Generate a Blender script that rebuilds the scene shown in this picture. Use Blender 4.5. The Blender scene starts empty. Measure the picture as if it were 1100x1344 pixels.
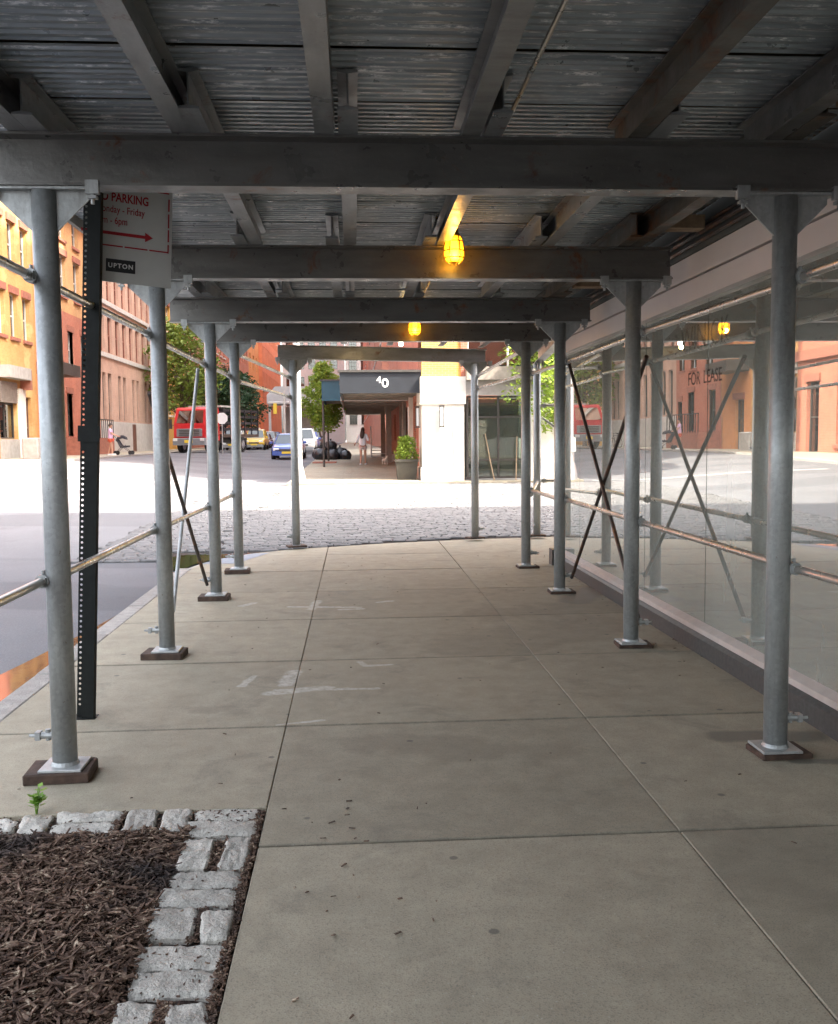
import bpy, bmesh, math, random
from mathutils import Vector, Matrix, noise
rnd = random.Random(7)
SC = bpy.context.scene
COL = SC.collection
R_ = math.radians

# ------------------------------------------------------------------ camera
CAM = bpy.data.cameras.new('camera'); cam = bpy.data.objects.new('camera', CAM); COL.objects.link(cam)
F, YAW, PITCH, ROLL = 1264.35, 0.066868, -0.076289, -0.009261
fw = Vector((math.sin(YAW)*math.cos(PITCH), math.cos(YAW)*math.cos(PITCH), math.sin(PITCH)))
rt = Vector((math.cos(YAW), -math.sin(YAW), 0)); up = rt.cross(fw)
r2 = rt*math.cos(ROLL)+up*math.sin(ROLL); u2 = up*math.cos(ROLL)-rt*math.sin(ROLL)
M = Matrix.Identity(4)
for i in range(3):
    M[i][0], M[i][1], M[i][2] = r2[i], u2[i], -fw[i]
M.translation = (0, 0, 1.6); cam.matrix_world = M
CAM.sensor_fit = 'VERTICAL'; CAM.sensor_height = 24; CAM.lens = 24*F/1344
CAM.clip_start = .05; CAM.clip_end = 3000
SC.camera = cam

# ------------------------------------------------------------------ light
SUN_EL, SUN_T = R_(47.8), R_(25)             # sun comes from +X, turned 25 degrees towards -Y
sdir = Vector((math.cos(SUN_T)*math.cos(SUN_EL), -math.sin(SUN_T)*math.cos(SUN_EL), math.sin(SUN_EL)))
W = bpy.data.worlds.new('World'); SC.world = W; W.use_nodes = True
wn = W.node_tree; bgn = wn.nodes['Background']
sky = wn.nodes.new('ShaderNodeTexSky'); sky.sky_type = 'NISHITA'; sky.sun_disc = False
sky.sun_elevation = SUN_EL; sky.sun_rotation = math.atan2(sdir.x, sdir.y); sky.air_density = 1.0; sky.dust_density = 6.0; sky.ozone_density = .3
hz = wn.nodes.new('ShaderNodeHueSaturation'); hz.inputs['Saturation'].default_value = .42      # muted sky colour, in place of white balance, to neutralise blue shade
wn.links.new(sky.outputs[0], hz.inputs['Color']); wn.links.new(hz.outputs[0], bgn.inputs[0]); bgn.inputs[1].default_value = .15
SL = bpy.data.lights.new('sun', 'SUN'); SL.energy = 2.2; SL.angle = R_(.5); SL.color = (1, .90, .76)
so = bpy.data.objects.new('sun', SL); COL.objects.link(so)
so.rotation_euler = sdir.to_track_quat('Z', 'Y').to_euler(); so.location = (30, -20, 60)
SC.view_settings.view_transform = 'Standard'; SC.view_settings.look = 'None'
SC.view_settings.gamma = 1; SC.view_settings.use_curve_mapping = False
SC.view_settings.exposure = 3.05
SC.render.engine = 'CYCLES'
SC.cycles.max_bounces = 8; SC.cycles.diffuse_bounces = 5; SC.cycles.glossy_bounces = 4
SC.cycles.transparent_max_bounces = 16; SC.cycles.transmission_bounces = 6
SC.cycles.caustics_reflective = False; SC.cycles.caustics_refractive = False
SC.cycles.sample_clamp_indirect = 8; SC.cycles.use_denoising = True; SC.cycles.use_adaptive_sampling = True; SC.cycles.adaptive_threshold = .02

# ------------------------------------------------------------------ materials
MATS = {}
class NT:
    def __init__(s, name):
        s.m = bpy.data.materials.new(name); s.m.use_nodes = True; s.t = s.m.node_tree
        s.b = s.t.nodes['Principled BSDF']; s.out = s.t.nodes['Material Output']; MATS[name] = s.m
        s._pos = None
    def n(s, ty, **kw):
        x = s.t.nodes.new(ty)
        for k, v in kw.items(): setattr(x, k, v)
        return x
    def l(s, a, b): s.t.links.new(a, b)
    def pos(s, scale=(1, 1, 1), off=(0, 0, 0), local=False):
        g = s.n('ShaderNodeTexCoord').outputs['Object'] if local else s.n('ShaderNodeNewGeometry').outputs['Position']
        mp = s.n('ShaderNodeMapping'); mp.inputs['Scale'].default_value = scale; mp.inputs['Location'].default_value = off
        s.l(g, mp.inputs[0]); return mp.outputs[0]
    def noise(s, sc, det=4, rough=.55, vec=None, dist=0):
        x = s.n('ShaderNodeTexNoise'); x.inputs['Scale'].default_value = sc; x.inputs['Detail'].default_value = det
        x.inputs['Roughness'].default_value = rough; x.inputs['Distortion'].default_value = dist
        s.l(vec if vec is not None else s.pos(), x.inputs['Vector']); return x.outputs[0]
    def ramp(s, fac, stops):
        x = s.n('ShaderNodeValToRGB'); e = x.color_ramp.elements
        while len(e) < len(stops): e.new(.5)
        for q, (p, c) in zip(e, stops):
            q.position = p; q.color = (*c, 1) if len(c) == 3 else c
        s.l(fac, x.inputs[0]); return x.outputs[0]
    def mix(s, fac, a, b, mode='MIX'):
        x = s.n('ShaderNodeMix', data_type='RGBA', blend_type=mode)
        for sock, v in ((x.inputs[0], fac), (x.inputs[6], a), (x.inputs[7], b)):
            if hasattr(v, 'links'): s.l(v, sock)
            elif isinstance(v, (int, float)): sock.default_value = v
            else: sock.default_value = (*v, 1)
        return x.outputs[2]
    def math(s, op, a, b=0, c=0):
        x = s.n('ShaderNodeMath', operation=op)
        for i, v in enumerate((a, b, c)):
            if hasattr(v, 'links'): s.l(v, x.inputs[i])
            else: x.inputs[i].default_value = v
        return x.outputs[0]
    def bump(s, h, dist=.01, strength=1):
        x = s.n('ShaderNodeBump'); x.inputs['Distance'].default_value = dist; x.inputs['Strength'].default_value = strength
        s.l(h, x.inputs['Height']); s.l(x.outputs[0], s.b.inputs['Normal']); return x
    def col(s, c):
        if hasattr(c, 'links'): s.l(c, s.b.inputs['Base Color'])
        else: s.b.inputs['Base Color'].default_value = (*c, 1)
    def rough(s, r):
        if hasattr(r, 'links'): s.l(r, s.b.inputs['Roughness'])
        else: s.b.inputs['Roughness'].default_value = r
    def metal(s, v): s.b.inputs['Metallic'].default_value = v
    def rand(s): return s.n('ShaderNodeObjectInfo').outputs['Random']

def sc3(c, k): return tuple(min(1, v*k) for v in c)
def plain(name, c, rough=.6, metal=0, var=.15, ns=8, bump=0, spec=None):
    """a surface with some mottling, never one flat colour"""
    t = NT(name); n = t.noise(ns, 5, .6)
    t.col(t.ramp(n, [(.3, sc3(c, 1-var)), (.7, sc3(c, 1+var))])); t.rough(rough); t.metal(metal)
    if spec is not None: t.b.inputs['Specular IOR Level'].default_value = spec
    if bump: t.bump(t.noise(ns*6, 4), bump)
    return t.m

def seg_mask(t, pos, segs, width, nscale=7, amp=.06):
    """soft irregular strokes on the ground: nearest distance to segments"""
    sep = t.n('ShaderNodeSeparateXYZ'); t.l(pos, sep.inputs[0])
    wob = t.math('MULTIPLY', t.math('SUBTRACT', t.noise(nscale, 4), .5), amp)
    tot = None
    for (x0, y0, x1, y1, w) in segs:
        dx, dy = x1-x0, y1-y0; L2 = dx*dx+dy*dy
        px = t.math('SUBTRACT', sep.outputs[0], x0); py = t.math('SUBTRACT', sep.outputs[1], y0)
        dot = t.math('ADD', t.math('MULTIPLY', px, dx/L2), t.math('MULTIPLY', py, dy/L2))
        c = t.n('ShaderNodeClamp'); t.l(dot, c.inputs[0]); c = c.outputs[0]
        ex = t.math('SUBTRACT', px, t.math('MULTIPLY', c, dx)); ey = t.math('SUBTRACT', py, t.math('MULTIPLY', c, dy))
        d = t.math('SQRT', t.math('ADD', t.math('MULTIPLY', ex, ex), t.math('MULTIPLY', ey, ey)))
        d = t.math('ADD', d, wob)
        v = t.n('ShaderNodeMapRange', interpolation_type='SMOOTHSTEP')
        t.l(d, v.inputs[0]); v.inputs[1].default_value = w; v.inputs[2].default_value = w*.45
        tot = v.outputs[0] if tot is None else t.math('MAXIMUM', tot, v.outputs[0])
    return tot

def m_concrete():
    t = NT('pavement_concrete'); P = t.pos()
    big = t.noise(.9, 5, .6); mid = t.noise(6, 6, .65); fine = t.noise(170, 2, .5)
    c = t.ramp(big, [(.3, (.292, .258, .19)), (.7, (.39, .348, .256))])
    c = t.mix(.55, c, t.ramp(mid, [(.3, (.272, .24, .177)), (.72, (.445, .396, .295))]))
    c = t.mix(t.ramp(fine, [(.52, (0, 0, 0)), (.70, (.6, .6, .6))]), c, (.15, .135, .11))
    c = t.mix(t.ramp(t.noise(42, 3, .7), [(.55, (0, 0, 0)), (.75, (.35, .35, .35))]), c, (.17, .155, .125))
    c = t.mix(t.ramp(t.noise(120, 2), [(.66, (0, 0, 0)), (.74, (.4, .4, .4))]), c, (.55, .54, .5))
    r = t.math('SUBTRACT', t.rand(), .5); br = t.math('ADD', 1, t.math('MULTIPLY', r, .2))
    hs = t.n('ShaderNodeHueSaturation'); t.l(c, hs.inputs['Color']); t.l(br, hs.inputs['Value']); c = hs.outputs[0]
    # trodden grime blotches and drip stains
    c = t.mix(t.ramp(t.noise(2.1, 5, .7, dist=.6), [(.56, (0, 0, 0)), (.72, (.45, .45, .45))]), c, (.13, .12, .10))
    stn = seg_mask(t, P, [(1.0, 7.3, 2.0, 8.0, .62), (1.3, 8.6, 2.3, 8.9, .45), (.1, 5.0, .9, 4.75, .22), (-.9, 5.7, -.6, 5.75, .12), (1.6, 3.4, 2.4, 3.0, .5)], .1, 3, .5)
    c = t.mix(t.math('MULTIPLY', stn, .22), c, (.115, .10, .08))
    sp_ = t.n('ShaderNodeSeparateXYZ'); t.l(P, sp_.inputs[0])
    def joint(o, off, pitch, w):      # dirt packed along the joints
        f = t.math('FRACT', t.math('ADD', t.math('DIVIDE', t.math('SUBTRACT', o, off), pitch), .5))
        d = t.math('ADD', t.math('MULTIPLY', t.math('ABSOLUTE', t.math('SUBTRACT', f, .5)), pitch), t.math('MULTIPLY', t.math('SUBTRACT', t.noise(9, 4, .7), .5), w*1.6))
        m = t.n('ShaderNodeMapRange', interpolation_type='SMOOTHSTEP'); t.l(d, m.inputs[0]); m.inputs[1].default_value = w; m.inputs[2].default_value = 0
        return m.outputs[0]
    c = t.mix(t.math('MULTIPLY', joint(sp_.outputs[1], 5.33, 1.6, .024), .5), c, (.10, .088, .07))
    c = t.mix(t.math('MULTIPLY', joint(sp_.outputs[0], -.4, 1.7, .02), .15), c, (.12, .105, .085))
    # black gum spots
    v = t.n('ShaderNodeTexVoronoi'); v.inputs['Scale'].default_value = 3.1; t.l(P, v.inputs['Vector'])
    gum = t.ramp(v.outputs['Distance'], [(.045, (.7, .7, .7)), (.065, (0, 0, 0))])
    c = t.mix(gum, c, (.10, .095, .085))
    # pale plaster smears
    sm = seg_mask(t, P, [(-.47, 6.25, -.43, 6.6, .07), (-.52, 6.12, .12, 6.09, .035), (-.55, 6.05, -.2, 6.14, .075),
                         (.02, 6.85, .06, 6.72, .03), (.06, 6.72, .24, 6.74, .035), (-.62, 9.2, .02, 9.1, .05),
                         (-.42, 9.05, -.38, 9.5, .06), (.22, 9.36, .33, 9.42, .05), (-.15, 9.0, .05, 9.02, .04),
                         (-.75, 6.25, -.7, 6.5, .035), (-1.1, 9.3, -1.0, 9.45, .05), (-.45, 5.36, -.2, 5.42, .025)], .05)
    sm = t.math('MULTIPLY', sm, t.ramp(t.noise(22, 4, .7), [(.32, (0, 0, 0)), (.62, (.75, .75, .75))]))
    c = t.mix(sm, c, (.62, .6, .55))
    # damp patch by the post
    wet = seg_mask(t, P, [(1.95, 4.92, 2.42, 4.88, .13), (2.15, 4.5, 2.7, 4.42, .05), (2.15, 9.2, 2.5, 9.9, .22)], .1, 4, .12)
    wet = t.math('MULTIPLY', wet, .7)
    c = t.mix(wet, c, (.095, .085, .07))
    t.col(c); t.rough(t.math('SUBTRACT', .82, t.math('MULTIPLY', wet, .35)))
    t.bump(t.math('ADD', fine, t.math('MULTIPLY', t.noise(60, 4, .7), .8)), .0020, .35)
    return t.m

def m_asphalt():
    t = NT('asphalt')
    c = t.ramp(t.noise(.35, 5, .6), [(.3, (.105, .107, .115)), (.7, (.15, .152, .16))])
    c = t.mix(t.ramp(t.noise(90, 2), [(.5, (0, 0, 0)), (.72, (.6, .6, .6))]), c, (.25, .25, .255))
    c = t.mix(t.ramp(t.noise(1.3, 5, .7, dist=1), [(.58, (0, 0, 0)), (.66, (.5, .5, .5))]), c, (.09, .09, .094))
    c = t.mix(t.ramp(t.noise(.22, 2, .4, vec=t.pos(scale=(.5, 1.6, 1))), [(.52, (0, 0, 0)), (.535, (.45,)*3)]), c, (.075, .077, .085))
    t.col(c); t.rough(.85); t.bump(t.noise(110, 3), .006, .8); return t.m

def m_granite(name, base, speck=.8):
    t = NT(name); P = t.pos(local=False)
    c = t.ramp(t.noise(9, 5, .65), [(.28, sc3(base, .72)), (.7, sc3(base, 1.18))])
    c = t.mix(t.ramp(t.noise(160, 3, .7), [(.52, (0, 0, 0)), (.66, (speck,)*3)]), c, sc3(base, .35))
    c = t.mix(t.ramp(t.noise(120, 3, .7), [(.6, (0, 0, 0)), (.7, (.7,)*3)]), c, sc3(base, 1.75))
    hs = t.n('ShaderNodeHueSaturation'); t.l(c, hs.inputs['Color'])
    t.l(t.math('ADD', .82, t.math('MULTIPLY', t.rand(), .36)), hs.inputs['Value'])
    t.col(hs.outputs[0]); t.rough(.75); t.bump(t.math('ADD', t.noise(60, 4, .7), t.noise(14, 3)), .012, .9); return t.m

def m_steel(name, base, metal=.35, rough=.5, rust=0.0, streak=(1, 1, .15), sp=14, bs=.5):
    t = NT(name); P = t.pos(scale=streak)
    c = t.ramp(t.noise(sp, 6, .65, vec=P), [(.28, sc3(base, .68)), (.72, sc3(base, 1.25))])
    c = t.mix(t.ramp(t.noise(45, 3, .6), [(.62, (0, 0, 0)), (.75, (.4,)*3)]), c, sc3(base, 1.6))
    if name == 'galvanised':
        vo = t.n('ShaderNodeTexVoronoi'); vo.inputs['Scale'].default_value = 55; t.l(t.pos(), vo.inputs['Vector'])
        c = t.mix(.18, c, t.ramp(vo.outputs['Color'], [(.2, sc3(base, .6)), (.8, sc3(base, 1.4))]))
        c = t.mix(t.ramp(t.noise(7, 5, .7, vec=t.pos(scale=(1, 1, .12))), [(.55, (0, 0, 0)), (.72, (.5,)*3)]), c, (.17, .155, .135))
        c = t.mix(t.ramp(t.noise(26, 4, .75), [(.66, (0, 0, 0)), (.72, (.7,)*3)]), c, (.16, .085, .045))
    if rust:
        rm = t.ramp(t.noise(3.2, 6, .72, dist=.5), [(.60-rust*.2, (0, 0, 0)), (.68-rust*.1, (.9,)*3)])
        c = t.mix(rm, c, t.ramp(t.noise(20, 4), [(.3, (.08, .03, .015)), (.7, (.24, .10, .035))]))
    t.col(c); t.metal(metal)
    t.rough(t.ramp(t.noise(6, 5, .6), [(.3, (rough-.12,)*3), (.7, (rough+.15,)*3)]))
    t.bump(t.noise(30, 4), .003, bs); return t.m

def m_deck():
    t = NT('corrugated_steel')
    P = t.pos(scale=(.3, 9, 1)); base = (.17, .18, .185)
    c = t.ramp(t.noise(2.2, 6, .7, vec=P), [(.30, (.20, .228, .245)), (.7, (.48, .52, .54))])
    st = t.math('MULTIPLY', t.ramp(t.noise(4.5, 4, .6, vec=t.pos(scale=(.8, 16, 1))), [(.48, (0, 0, 0)), (.60, (1, 1, 1))]),
                t.ramp(t.noise(16, 5, .75, vec=t.pos(scale=(.6, 4, 1))), [(.50, (0, 0, 0)), (.60, (.95,)*3)]))
    c = t.mix(st, c, (.92, .92, .90))
    c = t.mix(t.ramp(t.noise(1.4, 5, .7), [(.6, (0, 0, 0)), (.75, (.5,)*3)]), c, (.10, .085, .07))
    t.col(c); t.metal(.55); t.rough(t.ramp(t.noise(9, 4), [(.3, (.26,)*3), (.7, (.5,)*3)])); return t.m

def m_brick(name, a, b, mortar, scale=1.0, patch=None, axis='X', bh=.07, bw=.21):
    """fine far-off brickwork; facade along Y (axis X) or along X (axis Y)"""
    t = NT(name); sep = t.n('ShaderNodeSeparateXYZ'); t.l(t.n('ShaderNodeNewGeometry').outputs['Position'], sep.inputs[0])
    cb = t.n('ShaderNodeCombineXYZ')
    t.l(t.math('ADD', sep.outputs[0], sep.outputs[1]), cb.inputs[0]); t.l(sep.outputs[2], cb.inputs[1])
    br = t.n('ShaderNodeTexBrick'); br.inputs['Scale'].default_value = scale
    br.inputs['Brick Width'].default_value = bw; br.inputs['Row Height'].default_value = bh; br.inputs['Mortar Size'].default_value = .007
    for k, v in (('Color1', a), ('Color2', b), ('Mortar', mortar)): br.inputs[k].default_value = (*v, 1)
    t.l(cb.outputs[0], br.inputs['Vector'])
    c = t.mix(.35, br.outputs[0], t.ramp(t.noise(.8, 6, .7), [(.3, sc3(a, .6)), (.7, sc3(b, 1.3))]))
    c = t.mix(t.ramp(t.noise(.35, 4, .6, vec=t.pos(scale=(1, 1, .3))), [(.5, (0, 0, 0)), (.75, (.35,)*3)]), c, sc3(a, .5))
    if patch: c = t.mix(t.ramp(t.noise(.5, 5, .65), [(.55, (0, 0, 0)), (.62, (.8,)*3)]), c, patch)
    t.col(c); t.rough(.85); t.bump(br.outputs['Fac'], .01, -.5); return t.m

def m_glass(name, tint=(1, 1, 1), ior=1.55, boost=0.0, dust=0.0, rough=0.0):
    t = NT(name); t.t.nodes.remove(t.b)
    fr = t.n('ShaderNodeFresnel'); fr.inputs[0].default_value = ior
    tr = t.n('ShaderNodeBsdfTransparent'); tr.inputs[0].default_value = (*tint, 1)
    gl = t.n('ShaderNodeBsdfGlossy'); gl.inputs[0].default_value = (.95, .97, .95, 1); gl.inputs['Roughness'].default_value = rough
    bp = t.n('ShaderNodeBump'); bp.inputs['Distance'].default_value = .02; bp.inputs['Strength'].default_value = .12
    t.l(t.noise(.55, 2, .4), bp.inputs['Height']); t.l(bp.outputs[0], gl.inputs['Normal'])
    mx = t.n('ShaderNodeMixShader'); t.l(t.math('MINIMUM', 1, t.math('ADD', fr.outputs[0], boost)), mx.inputs[0]); t.l(tr.outputs[0], mx.inputs[1]); t.l(gl.outputs[0], mx.inputs[2])
    o = mx.outputs[0]
    if dust:
        df = t.n('ShaderNodeBsdfDiffuse'); df.inputs[0].default_value = (.66, .69, .62, 1)
        m2 = t.n('ShaderNodeMixShader'); t.l(t.ramp(t.noise(1.2, 6, .7, vec=t.pos(scale=(1, 1, .35))), [(.25, (dust*.82,)*3), (.8, (dust*1.2,)*3)]), m2.inputs[0])
        t.l(o, m2.inputs[1]); t.l(df.outputs[0], m2.inputs[2]); o = m2.outputs[0]
    t.l(o, t.out.inputs[0]); return t.m

def m_leaf(name, a, b):
    t = NT(name)
    c = t.ramp(t.noise(1.7, 4, .6), [(.3, a), (.7, b)])
    c = t.mix(.5, c, t.ramp(t.noise(23, 2), [(.35, sc3(a, .8)), (.7, sc3(b, 1.2))]))
    t.col(c); t.rough(.55)
    tl = t.n('ShaderNodeBsdfTranslucent'); t.l(c, tl.inputs[0])
    mx = t.n('ShaderNodeMixShader'); mx.inputs[0].default_value = .35
    t.l(t.b.outputs[0], mx.inputs[1]); t.l(tl.outputs[0], mx.inputs[2]); t.l(mx.outputs[0], t.out.inputs[0]); return t.m

def m_mulch():
    t = NT('mulch_bark')
    c = t.ramp(t.noise(30, 3, .75), [(.30, (.02, .012, .009)), (.44, (.095, .054, .036)), (.58, (.18, .115, .078)), (.68, (.46, .37, .27))])
    c = t.mix(t.ramp(t.noise(1.6, 4), [(.50, (0, 0, 0)), (.62, (.8,)*3)]), c, (.014, .013, .015))
    t.col(c); t.rough(.9); return t.m

m_concrete(); m_asphalt(); m_granite('granite', (.54, .515, .455)); m_granite('cobble_granite', (.145, .142, .142), .5)
m_granite('curb_granite', (.36, .34, .31), .6)
m_steel('galvanised', (.40, .415, .41), .35, .42, 0)
m_steel('beam_paint', (.16, .155, .145), .4, .34, .02, streak=(.2, 1, 1), sp=9)
m_steel('beam_paint_light', (.27, .268, .258), .35, .4, .03, streak=(.2, 1, 1), sp=9)
m_steel('joist_steel', (.33, .338, .34), .45, .36, .02, streak=(1, .2, 1), sp=9)
m_steel('rusty_joist', (.12, .108, .09), .35, .45, .42, streak=(1, .15, 1), sp=6)
m_steel('rail_steel', (.52, .50, .46), .75, .30, 0, streak=(1, .2, 1), sp=20, bs=.04)
m_steel('dark_brace', (.075, .06, .052), .4, .5, .5)
m_steel('black_iron', (.02, .02, .022), .3, .5)
m_deck(); m_mulch()
m_brick('brick_yellow', (.50, .27, .085), (.58, .33, .115), (.46, .31, .16), patch=(.64, .44, .19))
m_brick('brick_orange', (.58, .21, .05), (.64, .26, .075), (.5, .36, .22))
m_brick('brick_tan', (.50, .26, .10), (.60, .33, .13), (.56, .45, .3))
m_brick('brick_red', (.38, .11, .06), (.46, .15, .08), (.4, .3, .25))
m_brick('brick_pink', (.46, .28, .20), (.53, .33, .24), (.55, .46, .4))
m_brick('brick_ochre', (.58, .30, .05), (.66, .36, .07), (.6, .45, .25))
m_brick('brick_dark_red', (.42, .15, .10), (.50, .19, .12), (.42, .28, .22))
m_brick('brick_scarlet', (.56, .15, .06), (.62, .19, .08), (.5, .25, .18))
m_glass('shop_glass', (.60, .67, .62), 2.0, .46, .28)
m_glass('dark_glass', (.5, .56, .48), 1.5, .06, .03)
m_glass('window_glass', (.35, .38, .4), 1.8, .1)
m_glass('car_glass', (.16, .2, .22), 1.6, .05)
m_leaf('leaf_green', (.11, .17, .025), (.25, .32, .055)); m_leaf('leaf_bright', (.15, .25, .03), (.36, .47, .07))
m_leaf('leaf_dark', (.02, .06, .025), (.05, .11, .04)); m_leaf('leaf_weed', (.14, .30, .03), (.30, .50, .07))
plain('soil', (.035, .022, .016), .95, 0, .4, 20, .01)
plain('bark', (.14, .10, .075), .9, 0, .4, 12, .01)
plain('sign_white', (.60, .60, .57), .45, 0, .06, 5); plain('sign_red', (.38, .012, .02), .5, 0, .08); plain('sign_black', (.012, .012, .013), .45, 0, .1)
plain('sign_white_print', (.72, .72, .70), .5, 0, .03)
plain('post_black', (.006, .008, .007), .6, 0, .4, 20, spec=.25)
plain('timber', (.06, .036, .025), .8, 0, .5, 14, .004); plain('timber_pale', (.34, .24, .15), .8, 0, .3, 14, .004)
plain('plywood', (.22, .16, .10), .8, 0, .2, 5)
plain('fascia_panel', (.76, .69, .66), .45, 0, .05, 2); plain('ledge_stone', (.50, .44, .40), .6, 0, .1, 9)
plain('black_granite', (.06, .062, .06), .5, 0, .3, 30); plain('interior_dark', (.10, .105, .095), .8, 0, .1, 3)
plain('interior_ceiling', (.12, .125, .12), .7, 0, .1, 2); plain('interior_floor', (.24, .24, .22), .5, 0, .15, 2)
plain('mullion', (.10, .095, .09), .4, .5, .1); plain('decal_gold', (.26, .245, .18), .6, 0, .1); plain('decal_dark', (.05, .055, .05), .6, 0, .1)
plain('white_stone', (.74, .70, .62), .7, 0, .08, 4, .002); plain('stucco_white', (.55, .55, .54), .8, 0, .08, 2)
plain('lintel_brown', (.30, .115, .075), .8, 0, .2, 6); plain('frame_white', (.6, .58, .54), .5, 0, .1); plain('frame_dark', (.05, .045, .04), .5, 0, .2)
plain('door_brown', (.16, .07, .045), .5, 0, .2); plain('shutter_grey', (.30, .27, .23), .5, .3, .2, 5); plain('stone_grey', (.36, .34, .31), .8, 0, .15, 4)
plain('stone_pale', (.52, .50, .47), .8, 0, .12, 3); plain('canopy_slate', (.016, .019, .024), .5, .1, .15, 3); plain('canopy_teal', (.02, .07, .10), .6, 0, .15, 3)
plain('canopy_under', (.24, .205, .17), .7, 0, .2, 4); plain('door_blue', (.10, .16, .27), .5, 0, .15)
plain('rubber', (.018, .018, .019), .8, 0, .2); plain('rim', (.45, .45, .46), .35, .8, .1); plain('bag_black', (.022, .022, .026), .28, 0, .3, 6, .01)
plain('planter_grey', (.045, .04, .03), .7, 0, .2, 8); plain('lamp_guard', (.22, .13, .01), .5, 0, .1); plain('plate_yellow', (.72, .52, .05), .5, 0, .05)
plain('skin', (.50, .29, .20), .55, 0, .06, 10); plain('shirt_white', (.80, .83, .90), .8, 0, .06, 20); plain('shirt_lavender', (.66, .45, .66), .8, 0, .06, 20)
plain('shorts_red', (.62, .10, .05), .8, 0, .1, 20); plain('shorts_pale', (.62, .52, .50), .8, 0, .1, 20); plain('hair_dark', (.035, .018, .012), .5, 0, .4, 30)
plain('shoe_white', (.65, .65, .65), .6); plain('fabric_dark', (.035, .036, .045), .8, 0, .2); plain('fur_white', (.66, .62, .56), .9, 0, .12, 40, .01)
plain('pigeon_grey', (.12, .12, .14), .7, 0, .3, 20); plain('road_paint', (.40, .39, .36), .7, 0, .2, 6)
plain('pole_pale', (.62, .61, .58), .5, .2, .08); plain('headlight', (.75, .75, .72), .15, .2, .04)
plain('utility_plate', (.20, .23, .27), .5, .4, .2, 12)
for nm_ in ('decal_gold', 'decal_dark'): MATS[nm_].node_tree.nodes['Principled BSDF'].inputs['Alpha'].default_value = .32
def paint(name, c):
    t = NT(name); t.col(t.ramp(t.noise(3, 3), [(.3, sc3(c, .9)), (.7, sc3(c, 1.1))])); t.rough(.3); t.b.inputs['Coat Weight'].default_value = .6; t.b.inputs['Coat Roughness'].default_value = .08
for k, c in dict(paint_red=(.48, .02, .025), paint_blue=(.02, .06, .30), paint_white=(.72, .72, .70), paint_yellow=(.72, .46, .02), paint_black=(.015, .015, .018),
                 paint_silver=(.40, .41, .43), paint_navy=(.03, .05, .11), paint_maroon=(.14, .03, .03), bumper_grey=(.20, .21, .22)).items(): paint(k, c)
def m_water():
    t = NT('puddle_water'); t.col((.02, .02, .018)); t.rough(.06); t.b.inputs['IOR'].default_value = 1.5
    t.b.inputs['Specular IOR Level'].default_value = 1.0; t.bump(t.noise(5, 2), .002, .3)
m_water()
def m_emit(name, c, s):
    t = NT(name); t.col((0, 0, 0)); t.b.inputs['Emission Color'].default_value = (*c, 1); t.b.inputs['Emission Strength'].default_value = s
m_emit('bulb_glow', (1, .55, .10), 2.2); m_emit('bulb_white', (1, .86, .6), 5)
def m_jar():
    t = NT('lamp_jar'); t.t.nodes.remove(t.b)
    a = t.n('ShaderNodeBsdfTranslucent'); a.inputs[0].default_value = (.95, .62, .06, 1)
    b = t.n('ShaderNodeBsdfTransparent'); b.inputs[0].default_value = (1, .72, .12, 1)
    x = t.n('ShaderNodeMixShader'); x.inputs[0].default_value = .55; t.l(b.outputs[0], x.inputs[1]); t.l(a.outputs[0], x.inputs[2]); t.l(x.outputs[0], t.out.inputs[0])
m_jar()

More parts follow.
